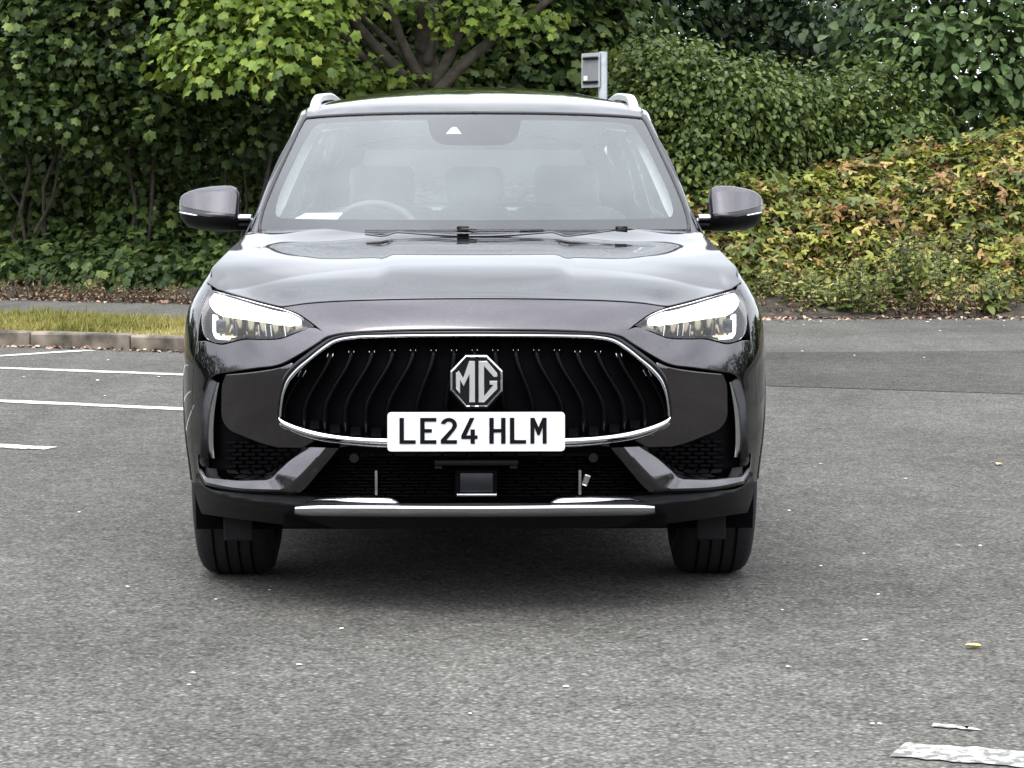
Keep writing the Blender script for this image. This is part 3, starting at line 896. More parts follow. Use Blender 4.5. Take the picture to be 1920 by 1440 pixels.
# cowl and wipers
def cowl_pt(x, k):
    y = 1.055 + .20 * (x / .74)**2
    return (x, y + k * .10 - .02, 1.108 + k * .015)
V, Fc = loft([[cowl_pt(x, k) for x in np.linspace(-.74, .74, 30)] for k in (-.6, 0, .5, 1.0)])
mesh_obj('cowl_panel', V, Fc, M_black, car)
for (xa, xp, xb, ya) in [(795, 868, 1020, 428), (1085, 1166, 1288, 428)]:
    wp = empty('wiper', tuple(solve(xp, 428, WS_Y, -.02, .7, 2.4)[0])); wp.parent = car
    pts = [Vector(solve(q, yq, WS_Y, -.007, .7, 2.4)[0]) for q, yq in zip(np.linspace(xa - 110, xb, 14), np.linspace(432, 430.5, 14))]
    V, Fc = tube(pts, .0016, 6); mesh_obj('blade', V, Fc, M_seal, wp)
    pts = [Vector(solve(q, yq, WS_Y, -.010, .7, 2.4)[0]) for q, yq in zip(np.linspace(xp - 8, xp + 26, 5), np.linspace(428, 430.5, 5))]
    V, Fc = tube(pts, [.003, .004, .003, .003, .002], 8); mesh_obj('arm', V, Fc, M_gloss, wp)
    p = solve(xp, 426, WS_Y, -.010, .7, 2.4)[0]
    bm = bmesh.new(); box(bm, p, (.04, .016, .007), bevel=.002); bm_obj('pivot_cap', bm, M_black, wp, smooth=True)

# ---- A pillars and greenhouse sides
Xg = spl([1.05, 1.10, 1.141, 1.183, 1.263, 1.391, 1.50, 1.55, 1.60], [.815, .80, .785, .764, .739, .697, .649, .626, .585])
zz = np.linspace(1.115, 1.545, 30)
for fl in (1, -1):
    rows = []
    for s, dy, dx in [(0, .0, -.004), (.05, -.010, .0), (.35, -.006, .006), (.7, .010, .006), (1.0, .05, 0), (1.0, .11, -.004)]:
        row = []
        for z in zz:
            xi = float(ws_hw(z)) + .006; yi = float(WS_Y(np.array(xi), np.array(z)))
            xo = max(float(Xg(z)), xi + .018)
            row.append((-fl * (xi + (xo - xi) * s + dx), yi + dy + .03 * s, z - .012 * s))
        rows.append(row)
    V, Fc = loft(rows)
    if fl > 0: Fc = [f[::-1] for f in Fc]
    mesh_obj('a_pillar', V, Fc, M_paint, car)

# ---- roof
roof_c = spl([1.70, 1.795, 1.9, 2.05, 2.3, 2.6, 3.0, 3.4, 3.8, 4.1], [1.515, 1.549, 1.581, 1.613, 1.648, 1.668, 1.668, 1.642, 1.588, 1.530])
def roof_z0(x, y):
    dr = .030 + .045 * sstep(y, 1.9, 2.5)
    return roof_c(y) - dr * (np.abs(x) / .62)**2.6
def mRoof(u, v): return np.stack([u, v, roof_z(u, v)], 1)
rf = [tuple(solve(x_, y_, WS_Y, 0, .7, 2.4)[0]) for x_, y_ in [(890, 209.5), (760, 210.5), (660, 213.5), (600, 217), (577, 219.5)]]
fz_ = np.array([p[2] for p in rf])
def roof_fix(x, y):      # bring the front edge down onto the glass
    xs_ = np.array([-p[0] for p in rf]); ax = np.clip(np.abs(x), 0, xs_[-1])
    tgt = spl(xs_, fz_)(ax); ye = spl(xs_, np.array([p[1] for p in rf]))(ax)
    return (tgt + .003 - roof_z0(ax, ye)) * np.exp(-np.maximum(y - ye, 0) / .09)
def roof_z(x, y): return roof_z0(x, y) + roof_fix(x, y)
rl = outline([(p[0], p[1]) for p in rf], [(rf[-1][0], rf[-1][1]), (-.622, 2.1), (-.615, 2.5), (-.60, 3.2), (-.57, 3.8), (-.55, 4.05)], [(-.55, 4.05), (-.3, 4.10), (0, 4.11)], step=.03)
roof_loop = rl + [(-x, y) for x, y in rl[::-1] if abs(x) > 1e-3]
roof = panel('roof', [roof_loop], mRoof, .05, M_paint, car, ref=(0, 0, 1), roll=.006, depth=.03, scale=1.0)
for fl in (1, -1):
    cant = []
    for s, dz in [(0, 0), (.4, -.004), (.8, -.016), (1.0, -.04)]:
        row = []
        for y in np.linspace(1.93, 4.06, 24):
            xe = float(np.interp(y, [1.925, 2.1, 2.5, 3.2, 3.8, 4.05], [.625, .622, .615, .60, .57, .55])) + .006
            row.append((-fl * (xe + s * .035), y, float(roof_z(np.array(xe), np.array(y))) - .004 + dz))
        cant.append(row)
    V, Fc = loft(cant)
    mesh_obj('cant_rail', V, Fc if fl < 0 else [f[::-1] for f in Fc], M_paint, roof)
    # roof rail: arched silver bar
    pts = []; rad = []
    prof = [(1.98, -.002), (2.03, .016), (2.12, .030), (2.3, .040), (2.7, .042), (3.2, .040), (3.55, .030), (3.68, .014), (3.72, -.006)]
    fz = spl([p[0] for p in prof], [p[1] for p in prof])
    ys = np.concatenate([np.linspace(1.98, 2.3, 12), np.linspace(2.4, 3.4, 9), np.linspace(3.5, 3.72, 6)])
    rowsL = []
    for y in ys:
        xr = float(np.interp(y, [1.98, 2.3, 3.0, 3.72], [.598, .592, .582, .552]))
        zr = float(roof_z(np.array(xr), np.array(y))) + float(fz(y))
        h = .026; w = .034
        rowsL.append([(-fl * (xr + a_), y, zr + b_) for a_, b_ in [(-w / 2, -h), (-w / 2, -.006), (-w / 3, 0), (w / 3, -.002), (w / 2, -.010), (w / 2, -h)]])
    V, Fc = loft(rowsL, closed_u=True)
    Fc.append(tuple(range(6))); Fc.append(tuple(range(len(V) - 6, len(V)))[::-1])
    mesh_obj('roof_rail', V, Fc, M_alu, roof).data.set_sharp_from_angle(angle=R(40))

# ---- sides: wings, doors, quarters in the (Y, z) plane
AX_F, AX_R, WR = .93, 3.65, .345
belt = spl([1.2, 1.5, 2.5, 3.4, 4.0], [1.095, 1.10, 1.125, 1.16, 1.20])
def side_X(Y, z):
    x = S_X(np.minimum(Y, 1.2), z)
    rear = 1 - .10 * sstep(Y, 3.5, 4.6)
    dent = -.012 * np.exp(-((z - .55) / .10)**2) * sstep(Y, 1.3, 1.6) * (1 - sstep(Y, 3.1, 3.4)) + .008 * np.exp(-((z - .86) / .05)**2) * sstep(Y, 1.0, 1.4)
    return (x + dent) * rear
def mSide(off=0.0): return lambda u, v: np.stack([-(side_X(u, v) + off), u, v], 1)
def arch(cx, r, a0, a1, n=20): return [(cx + r * math.cos(R(a)), WR + r * math.sin(R(a))) for a in np.linspace(a0, a1, n)]
RA = .405
seam_top = .805
fender_loop = outline([(.455, .36), (.455, .60), (.455, seam_top)],
    [(.455, seam_top), (.47, .845), (.49, .90), (.515, .955)],
    [(.515, .955), (.55, .968), (.65, 1.004), (.8, 1.046), (1.0, 1.084), (1.25, 1.112)],
    [(1.25, 1.112), (1.42, 1.10)], [(1.42, 1.10), (1.40, .8), (1.43, .5), (1.42, .34)], [(1.42, .34), (AX_F + .40, .36)],
    arch(AX_F, RA, 2, 172), [(AX_F - .401, .40), (AX_F - .405, .36), (.455, .36)], step=.02)
door1 = outline([(1.428, 1.098), (2.0, 1.11), (2.50, 1.122)], [(2.50, 1.122), (2.50, .34)], [(2.50, .34), (1.43, .34)], [(1.43, .34), (1.438, .5), (1.408, .8), (1.428, 1.098)], step=.03)
door2 = outline([(2.508, 1.122), (3.0, 1.14), (3.42, 1.158)], [(3.42, 1.158), (3.42, .85), (3.30, .70), (3.20, .50), (3.17, .34)], [(3.17, .34), (2.508, .34)], [(2.508, .34), (2.508, 1.122)], step=.03)
quarter = outline([(3.428, 1.158), (3.8, 1.17), (4.25, 1.185)], [(4.25, 1.185), (4.36, 1.0), (4.40, .7), (4.38, .40)], [(4.38, .40), (AX_R + .401, .40)], arch(AX_R, RA, 8, 150), [(3.30, .548), (3.31, .70), (3.428, .85)], [(3.428, .85), (3.428, 1.158)], step=.03)
win_f = outline([(1.52, 1.112), (2.46, 1.135)], [(2.46, 1.135), (2.42, 1.50)], [(2.42, 1.50), (2.20, 1.505), (2.03, 1.485)], [(2.03, 1.485), (1.75, 1.31), (1.52, 1.112)], step=.03)
win_r = outline([(2.54, 1.135), (3.36, 1.168)], [(3.36, 1.168), (3.34, 1.455)], [(3.34, 1.455), (3.0, 1.492), (2.52, 1.502)], [(2.52, 1.502), (2.54, 1.135)], step=.03)
win_q = outline([(3.44, 1.175), (3.86, 1.21)], [(3.86, 1.21), (3.70, 1.39), (3.42, 1.45)], [(3.42, 1.45), (3.44, 1.175)], step=.03)
upper = outline([(1.30, 1.09), (2.5, 1.115), (3.4, 1.15), (4.25, 1.18)], [(4.25, 1.18), (4.05, 1.50)], [(4.05, 1.50), (3.4, 1.565), (2.5, 1.575), (1.97, 1.555)], [(1.97, 1.555), (1.60, 1.34), (1.30, 1.09)], step=.03)
def mUp(off=0.0): return lambda u, v: np.stack([-(Xg(v) * (1 - .06 * sstep(u, 3.0, 4.3)) + off), u, v], 1)
for fl in (False, True):
    s = 1 if fl else -1
    kw = dict(ref=(-1, 0, 0.2), scale=1.0, flipx=fl)
    fen = panel('front_wing', [fender_loop], mSide(0), .03, M_paint, car, roll=.003, depth=.02, **kw)
    for nm, dl, wn_, hx in (('front_door', door1, win_f, 2.36), ('rear_door', door2, win_r, 3.28)):
        d = panel(nm, [dl], mSide(0), .06, M_paint, car, roll=.003, depth=.02, **kw)
        panel('window', [wn_], mUp(.006), .08, M_glass, d, roll=.001, depth=0, **kw)
        xh = float(side_X(np.array(hx - .1), np.array(.93)))
        V, Fc = tube([(s * (xh + b_), hx - .2 + .2 * a_, .935) for a_, b_ in [(0, .0), (.08, .028), (.3, .036), (.7, .036), (.92, .028), (1.0, 0)]], .011, 8)
        mesh_obj('door_handle', V, Fc, M_chrome, d)
        # sill cladding on the door bottom
    qp = panel('rear_quarter', [quarter], mSide(0), .05, M_paint, car, roll=.003, depth=.02, **kw)
    panel('window', [win_q], mUp(.006), .08, M_glass, qp, roll=.001, depth=0, **kw)
    panel('side_frame', [upper, win_f[::-1], win_r[::-1], win_q[::-1]], mUp(0), .06, M_gloss, car, roll=.002, depth=.02, **kw)
    # wheel-arch cladding and sill
    for cx, aa, bb in ((AX_F, -5, 178), (AX_R, 0, 182)):
        rows = []
        for rr, ox in [(.375, -.06), (.378, -.004), (.395, .002), (.415, .001), (.418, -.006)]:
            row = []
            for y, z in arch(cx, rr, aa, bb, 40):
                zc_ = max(z, .2)
                row.append((s * (float(side_X(np.array(max(y, .46)), np.array(zc_))) + ox), y, z))
            rows.append(row)
        V, Fc = loft(rows)
        mesh_obj('arch_cladding', V, Fc if not fl else [f[::-1] for f in Fc], M_black, car)
        # wheel-house liner
        rows = [[(s * xx, y, z) for y, z in arch(cx, .42, -20, 200, 30)] for xx in (.88, .45)]
        V, Fc = loft(rows)
        V.append((s * .45, cx, WR)); n = 30
        Fc += [(n + i, n + i + 1, len(V) - 1) for i in range(n - 1)]
        mesh_obj('wheel_house', V, Fc, M_void, car)
    rows = []
    for z, ox in [(.35, .0), (.345, .012), (.30, .018), (.25, .012), (.215, -.02), (.21, -.2)]:
        rows.append([(s * (float(side_X(np.array(y), np.array(max(z, .2)))) + ox), y, z) for y in np.linspace(AX_F + .40, AX_R - .40, 12)])
    V, Fc = loft(rows)
    mesh_obj('sill', V, Fc if not fl else [f[::-1] for f in Fc], M_black, car)

# ---- rear end
def R_Y(x, z):
    yc = np.interp(z, [.25, .40, .60, .80, .95, 1.10, 1.20, 1.52], [4.46, 4.55, 4.57, 4.50, 4.52, 4.46, 4.38, 4.08])
    return yc - .20 * (np.abs(x) / .85)**2.6
def mRear(off=0.0): return lambda u, v: np.stack([u, R_Y(u, v) + off, v], 1)
kw = dict(ref=(0, 1, .1), scale=1.0)
tail = panel('tailgate', [outline([(-.62, .62), (.62, .62)], [(.62, .62), (.74, .85), (.76, 1.15)], [(.76, 1.15), (.56, 1.50)], [(.56, 1.50), (-.56, 1.50)], [(-.56, 1.50), (-.76, 1.15)], [(-.76, 1.15), (-.74, .85), (-.62, .62)], step=.04),
                           outline([(-.62, 1.17), (.62, 1.17)], [(.62, 1.17), (.50, 1.46)], [(.50, 1.46), (-.50, 1.46)], [(-.50, 1.46), (-.62, 1.17)], step=.04)], mRear(0), .06, M_paint, car, **kw)
panel('rear_window', [outline([(-.62, 1.17), (.62, 1.17)], [(.62, 1.17), (.50, 1.46)], [(.50, 1.46), (-.50, 1.46)], [(-.50, 1.46), (-.62, 1.17)], step=.04)], mRear(.004), .08, M_glass, tail, depth=0, **kw)
panel('rear_bumper', [outline([(-.84, .28), (.84, .28)], [(.84, .28), (.86, .61)], [(.86, .61), (-.86, .61)], [(-.86, .61), (-.84, .28)], step=.04)], mRear(.0), .06, M_paint, car, **kw)
for s in (-1, 1):
    L = [(s * x_, z_) for x_, z_ in [(.745, .84), (.83, .86), (.835, 1.0), (.77, 1.02)]]
    panel('tail_lamp', [outline([L[0], L[1]], [L[1], L[2]], [L[2], L[3]], [L[3], L[0]], step=.03)], mRear(.01), .05, M_red, car, **kw)

# ---- underbody, bulkheads, cabin
def part_box(name, c, sz, mat, parent, bevel=.01, rot=None):
    bm = bmesh.new(); box(bm, c, sz, rot=rot, bevel=bevel, seg=3)
    return bm_obj(name, bm, mat, parent, smooth=True, angle=45)
part_box('underbody', (0, 2.35, .235), (1.22, 3.7, .06), M_void, car)
part_box('floor_pan', (0, 2.29, .265), (1.66, 1.80, .04), M_void, car)
part_box('undertray', (0, .72, .275), (1.16, 1.06, .05), M_void, car)
part_box('bulkhead', (0, 1.32, .70), (1.42, .04, .72), M_void, car)
part_box('radiator_pack', (0, .28, .58), (1.15, .06, .50), M_void, car)
dash = part_box('dashboard', (0, 1.52, 1.00), (1.36, .42, .17), M_dash, car, bevel=.05)
part_box('instrument_binnacle', (-.36, 1.55, 1.085), (.30, .16, .05), M_dash, dash, bevel=.02)
part_box('touchscreen', (0, 1.66, 1.095), (.27, .02, .13), M_gloss, dash, bevel=.005)
part_box('cabin_floor', (0, 2.6, .36), (1.36, 2.5, .04), M_seat, car)
part_box('rear_shelf', (0, 4.05, 1.02), (1.2, .45, .04), M_seat, car)
for s in (-1, 1):
    part_box('door_card', (s * .80, 2.4, .74), (.03, 2.2, .66), M_dash, car)
    V, Fc = loft([[(-s * (float(Xg(z)) - .035 - k * .03), float(WS_Y(np.array(.7), np.array(z))) + .10 + k * .05, z) for z in np.linspace(1.12, 1.52, 14)] for k in (0, .5, 1.0, 1.6)])
    mesh_obj('pillar_trim', V, Fc, M_trim, car)
mesh_obj('headliner', *loft([[(x_, y_, float(roof_z(np.array(x_), np.array(y_))) - .05) for x_ in np.linspace(-.56, .56, 9)] for y_ in np.linspace(1.87, 3.95, 10)]), M_trim, car)
def seat(x, y, w=.48):
    st = empty('seat', (x, y, .36)); st.parent = car
    bm = bmesh.new(); box(bm, (x, y, .52), (w, .50, .18), bevel=.06, seg=3); bm_obj('cushion', bm, M_seat, st, smooth=True)
    bm = bmesh.new(); box(bm, (x, y + .30, .86), (w, .16, .66), rot=Matrix.Rotation(R(-14), 3, 'X'), bevel=.06, seg=3); bm_obj('backrest', bm, M_seat, st, smooth=True)
    bm = bmesh.new(); box(bm, (x, y + .40, 1.275), (.26, .10, .17), rot=Matrix.Rotation(R(-8), 3, 'X'), bevel=.04, seg=3); bm_obj('headrest', bm, M_seat, st, smooth=True)
seat(-.37, 2.28); seat(.37, 2.28)
seat(-.40, 3.22); seat(.40, 3.22); seat(0, 3.24, .34)
stw = empty('steering_wheel', (-.37, 1.80, 1.06)); stw.parent = car
Mt = Matrix.Translation((-.37, 1.80, 1.045)) @ Matrix.Rotation(R(66), 4, 'X')
pts = [Mt @ Vector((.185 * math.cos(a), .185 * math.sin(a), 0)) for a in np.linspace(0, 2 * math.pi, 40, endpoint=False)]
V, Fc = tube(pts, .016, 8, up=Mt.to_3x3() @ Vector((0, 0, 1)), closed=True); mesh_obj('rim', V, Fc, M_dash, stw)
bm = bmesh.new(); box(bm, Mt.translation, (.15, .10, .05), rot=Mt.to_3x3(), bevel=.02, seg=3); bm_obj('hub', bm, M_dash, stw, smooth=True)
for a in (0, 180, 270):
    V, Fc = tube([Mt @ Vector((.05 * math.cos(R(a)), .05 * math.sin(R(a)), 0)), Mt @ Vector((.18 * math.cos(R(a)), .18 * math.sin(R(a)), 0))], .014, 6); mesh_obj('spoke', V, Fc, M_silver, stw)
mir = part_box('interior_mirror', (.02, 1.74, 1.44), (.24, .03, .06), M_gloss, car, bevel=.012)

# ---- door mirrors
def door_mirror(fl, sc):
    # stations from outer tip to inner end: px, top, bottom
    Ym = 1.42
    st = [(334.5, 376, 402), (337, 369, 408), (343, 363.5, 418), (352, 358.8, 426), (370, 353.5, 431), (395, 349.5, 434), (418, 348, 435), (432, 348.6, 434.5), (441, 353, 433.5), (446, 362, 432), (448.5, 376, 430)]
    split_t = [(334.5, 385), (352, 388.5), (380, 394), (410, 398), (448.5, 401)]
    gm = empty('door_mirror', tuple(at_y(452, 412, Ym)) if not fl else tuple(Vector((-at_y(452, 412, Ym).x, Ym, at_y(452, 412, Ym).z)))); gm.parent = car
    s = -1 if fl else 1
    cx = at_y(448.5, 400, Ym).x
    def P(px, py, dep):
        v = at_y(px, py, Ym); return (s * (cx + (v.x - cx) * sc), Ym + dep, v.z)
    xs = np.array([q[0] for q in st]); zt = np.array([q[1] for q in st]); zb = np.array([q[2] for q in st])
    sx = np.interp(xs, [q[0] for q in split_t], [q[1] for q in split_t])
    dep = np.interp(xs, [334.5, 337, 343, 352, 370, 395, 420, 441, 448.5], [.012, .035, .06, .08, .10, .115, .12, .112, .09])
    def sect(i, y0, y1, k):
        out = []
        for t in np.linspace(0, 1, k):
            py = y0 + (y1 - y0) * t
            u = (py - zt[i]) / (zb[i] - zt[i])          # 0 top .. 1 bottom
            prof = (.22 + .78 * (u / .62)) * min(1, (u / .05))**.5 if u < .62 else max(0, 1 - ((u - .62) / .38)**2.4)**.5
            out.append(P(xs[i], py, .06 - dep[i] * prof))
        return out
    for nm, ya, yb, mat, k in (('mirror_cap', lambda i: zt[i], lambda i: sx[i], M_paint, 10), ('belt', lambda i: sx[i] + .6, lambda i: min(sx[i] + 10, zb[i] - 2), M_gloss, 5), ('lower_shell', lambda i: min(sx[i] + 10.6, zb[i] - 1.5), lambda i: zb[i], M_black, 8)):
        rows = [sect(i, ya(i), yb(i), k) for i in range(len(xs))]
        n = len(rows[0])
        # inner closing row
        rows.append([P(449.5, proj_row, .055) for proj_row in np.linspace(ya(-1) if nm == 'x' else ya(len(xs) - 1), yb(len(xs) - 1), n)])
        # returns to the glass side
        V, Fc = loft(rows)
        if s > 0: Fc = [f[::-1] for f in Fc]
        mesh_obj(nm, V, [f[::-1] for f in Fc], mat, gm)
    # turn signal strip
    pts = [P(x_, y_, .055 - d_) for x_, y_, d_ in [(337, 397.5, .036), (343, 399, .060), (352, 400.3, .080), (363, 402, .094), (374, 403.6, .103)]]
    V, Fc = tube(pts, [.002, .0035, .0035, .003, .0015], 6); mesh_obj('turn_signal', V, Fc, M_chrome, gm)
    # glass-side housing and glass
    ring = [P(x_, y_, .06) for x_, y_ in zip(xs, zt)] + [P(x_, y_, .06) for x_, y_ in zip(xs[::-1], zb[::-1])]
    V = ring + [(p[0], p[1] + .025, p[2]) for p in ring]; n = len(ring)
    Fc = [(i, (i + 1) % n, n + (i + 1) % n, n + i) for i in range(n)] + [tuple(range(n, 2 * n))]
    mesh_obj('mirror_glass_housing', V, Fc, M_black, gm)
    # arm to the door
    a0, a1 = P(440, 408, 0.02), P(470, 409, .05)
    rows = []
    for t in np.linspace(0, 1, 5):
        c = Vector(a0).lerp(Vector(a1), t)
        rows.append([(c.x, c.y + .05 * math.cos(q), c.z + .012 * math.sin(q)) for q in np.linspace(0, 2 * math.pi, 12, endpoint=False)])
    V, Fc = loft(rows, closed_u=True); mesh_obj('arm', V, Fc, M_alu, gm)
    rows = []
    for t in np.linspace(0, 1, 5):
        c = Vector(P(430, 422, .03)).lerp(Vector(P(468, 423, .06)), t)
        rows.append([(c.x, c.y + .05 * math.cos(q), c.z + .020 * math.sin(q)) for q in np.linspace(0, 2 * math.pi, 12, endpoint=False)])
    V, Fc = loft(rows, closed_u=True); mesh_obj('foot', V, Fc, M_black, gm)
door_mirror(False, 1.0)
door_mirror(True, .90)

# ---- wheels
def wheel(x_out, cy):
    s = 1 if x_out > 0 else -1
    w = empty('wheel', (s * .78, cy, WR)); w.parent = car
    xo, wd = abs(x_out), .25
    prof = [(.225, .02), (.235, .002), (.27, -.004), (.305, .002), (.325, .012), (.338, .028), (.344, .05), (.346, .085), (.347, .125), (.346, .165), (.344, .20), (.338, .222), (.325, .238), (.27, .252), (.235, .246), (.225, .23)]
    N = 72; rows = []
    for k in range(N):
        a = 2 * math.pi * k / N
        rows.append([(s * (xo - d), cy + r * math.cos(a), WR + r * math.sin(a) if WR + r * math.sin(a) > .001 else .001) for r, d in prof])
    V, Fc = loft(rows, closed_v=True)
    ty = mesh_obj('tyre', V, Fc if s > 0 else [f[::-1] for f in Fc], M_rubber, w)
    # tread grooves: dark rings set into the tread
    for d in (.065, .105, .145, .185):
        rows = []
        for k in range(N):
            a = 2 * math.pi * k / N
            rows.append([(s * (xo - d - e_), cy + r * math.cos(a), max(WR + r * math.sin(a), .0025)) for r, e_ in [(.3485, -.004), (.3485, .004)]])
        V, Fc = loft(rows, closed_v=True); mesh_obj('tread_groove', V, Fc, M_void, ty)
    rows = []
    for k in range(48):
        a = 2 * math.pi * k / 48
        rows.append([(s * (xo - d), cy + r * math.cos(a), WR + r * math.sin(a)) for r, d in [(.235, .012), (.225, .008), (.215, .03), (.205, .12), (.205, .23)]])
    V, Fc = loft(rows, closed_v=True); rim = mesh_obj('rim', V, Fc, M_alloy, w)
    bm = bmesh.new()
    bmesh.ops.create_cone(bm, cap_ends=True, segments=24, radius1=.065, radius2=.05, depth=.03, matrix=Matrix.Translation((s * (xo - .03), cy, WR)) @ Matrix.Rotation(R(90 * s), 4, 'Y'))
    bm_obj('hub', bm, M_alloy, w, smooth=True, angle=40)
    for k in range(5):
        a = 2 * math.pi * k / 5 + .3
        bm = bmesh.new()
        box(bm, (s * (xo - .028), cy + .135 * math.cos(a), WR + .135 * math.sin(a)), (.025, .17, .045), rot=Matrix.Rotation(a, 3, 'X'), bevel=.008)
        bm_obj('spoke', bm, M_alloy, w, smooth=True)
    bm = bmesh.new()
    bmesh.ops.create_cone(bm, cap_ends=True, segments=32, radius1=.16, radius2=.16, depth=.02, matrix=Matrix.Translation((s * (xo - .12), cy, WR)) @ Matrix.Rotation(R(90), 4, 'Y'))
    bm_obj('brake_disc', bm, M_dchrome, w, smooth=True, angle=40)
for s in (-1, 1):
    wheel(s * .905, AX_F); wheel(s * .905, AX_R)

# paper on the dashboard, seen through the glass
bm = bmesh.new()
a, b = at_y(556, 411, 1.34), at_y(640, 400, 1.43)
vs = [bm.verts.new(v) for v in [at_y(553, 411, 1.40), at_y(633, 411.5, 1.40), at_y(643, 400, 1.50), at_y(574, 400.5, 1.50)]]
f = bm.faces.new(vs)
r = bmesh.ops.extrude_face_region(bm, geom=[f]); bmesh.ops.translate(bm, verts=[v for v in r['geom'] if isinstance(v, bmesh.types.BMVert)], vec=(0, 0, .002))
bmesh.ops.recalc_face_normals(bm, faces=bm.faces)
tag(bm_obj('paper_slip', bm, M_paper), 'white paper slip lying on the dashboard behind the windscreen', 'paper')

# ================================================================== GROUND
def node_mat(name):
    m = bpy.data.materials.new(name); m.use_nodes = True
    nt = m.node_tree
    return m, nt.nodes, nt.links, nt.nodes['Principled BSDF']

def ramp(nodes, stops):
    r = nodes.new('ShaderNodeValToRGB')
    e = r.color_ramp.elements
    while len(e) > 1: e.remove(e[-1])
    e[0].position = stops[0][0]; e[0].color = (*stops[0][1], 1)
    for p, c in stops[1:]:
        q = e.new(p); q.color = (*c, 1)
    return r

def asphalt(name, base, warm=1.0):
    m, n, l, b = node_mat(name)
    tc = n.new('ShaderNodeTexCoord')
    v1 = n.new('ShaderNodeTexVoronoi'); v1.inputs['Scale'].default_value = 84; v1.feature = 'F1'
    v2 = n.new('ShaderNodeTexVoronoi'); v2.inputs['Scale'].default_value = 150
    big = n.new('ShaderNodeTexNoise'); big.inputs['Scale'].default_value = .35; big.inputs['Detail'].default_value = 5
    mid = n.new('ShaderNodeTexNoise'); mid.inputs['Scale'].default_value = 9; mid.inputs['Detail'].default_value = 6
    for q in (v1, v2, big, mid): l.new(tc.outputs['Object'], q.inputs['Vector'])
    wn_ = n.new('ShaderNodeTexWhiteNoise'); l.new(v1.outputs['Color'], wn_.inputs['Vector'])
    g = [tuple(base * k * c for c in (1.06, 1.02, .92 * warm)) for k in (.5, .82, 1.0, 1.16, 1.75)]
    r = ramp(n, [(0, g[0]), (.2, g[1]), (.6, g[2]), (.9, g[3]), (1, g[4])])
    l.new(wn_.outputs['Value'], r.inputs['Fac'])
    def scaled(src, lo, hi, col, f0=.35, f1=.65):
        mr = n.new('ShaderNodeMapRange'); mr.inputs['From Min'].default_value = f0; mr.inputs['From Max'].default_value = f1
        mr.inputs['To Min'].default_value = lo; mr.inputs['To Max'].default_value = hi
        l.new(src, mr.inputs['Value'])
        vm = n.new('ShaderNodeVectorMath'); vm.operation = 'SCALE'
        l.new(col, vm.inputs[0]); l.new(mr.outputs['Result'], vm.inputs['Scale']); return vm.outputs['Vector']
    c = scaled(big.outputs['Fac'], .80, 1.16, r.outputs['Color'])
    st = n.new('ShaderNodeTexNoise'); st.inputs['Scale'].default_value = 1.3; st.inputs['Detail'].default_value = 7; st.inputs['Roughness'].default_value = .6; st.inputs['Distortion'].default_value = .8
    l.new(tc.outputs['Object'], st.inputs['Vector'])
    c = scaled(st.outputs['Fac'], .91, 1.05, c, .36, .55)
    mp = n.new('ShaderNodeMapping'); mp.inputs['Scale'].default_value = (2.2, .10, 1); mp.inputs['Rotation'].default_value = (0, 0, .12)
    tk = n.new('ShaderNodeTexNoise'); tk.inputs['Scale'].default_value = 1.0; tk.inputs['Detail'].default_value = 3
    l.new(tc.outputs['Object'], mp.inputs['Vector']); l.new(mp.outputs['Vector'], tk.inputs['Vector'])
    c = scaled(tk.outputs['Fac'], .90, 1.07, c)
    c = scaled(mid.outputs['Fac'], .88, 1.10, c)
    c = scaled(v1.outputs['Distance'], 1.12, .62, c, .25, .75)
    l.new(c, b.inputs['Base Color'])
    b.inputs['Roughness'].default_value = .95
    b.inputs['Specular IOR Level'].default_value = .08
    bp = n.new('ShaderNodeBump'); bp.inputs['Strength'].default_value = .7; bp.inputs['Distance'].default_value = .006
    inv = n.new('ShaderNodeMath'); inv.operation = 'SUBTRACT'; inv.inputs[0].default_value = 1
    bp.inputs['Strength'].default_value = .42; l.new(v1.outputs['Distance'], inv.inputs[1]); l.new(inv.outputs[0], bp.inputs['Height'])
    l.new(bp.outputs['Normal'], b.inputs['Normal'])
    return m

M_asph = asphalt('worn_asphalt', .094)
M_asph_d = asphalt('darker_asphalt', .066)
M_path = asphalt('path_asphalt', .10)

def soil_mat():
    m, n, l, b = node_mat('bare_soil_with_litter')
    tc = n.new('ShaderNodeTexCoord'); t = n.new('ShaderNodeTexNoise'); t.inputs['Scale'].default_value = 14; t.inputs['Detail'].default_value = 8
    l.new(tc.outputs['Object'], t.inputs['Vector'])
    r = ramp(n, [(.3, (.010, .008, .006)), (.5, (.026, .020, .014)), (.65, (.06, .045, .03)), (.8, (.10, .07, .05))])
    l.new(t.outputs['Fac'], r.inputs['Fac']); l.new(r.outputs['Color'], b.inputs['Base Color'])
    b.inputs['Roughness'].default_value = .95
    bp = n.new('ShaderNodeBump'); bp.inputs['Strength'].default_value = .8; bp.inputs['Distance'].default_value = .03
    l.new(t.outputs['Fac'], bp.inputs['Height']); l.new(bp.outputs['Normal'], b.inputs['Normal'])
    return m
M_soil = soil_mat()

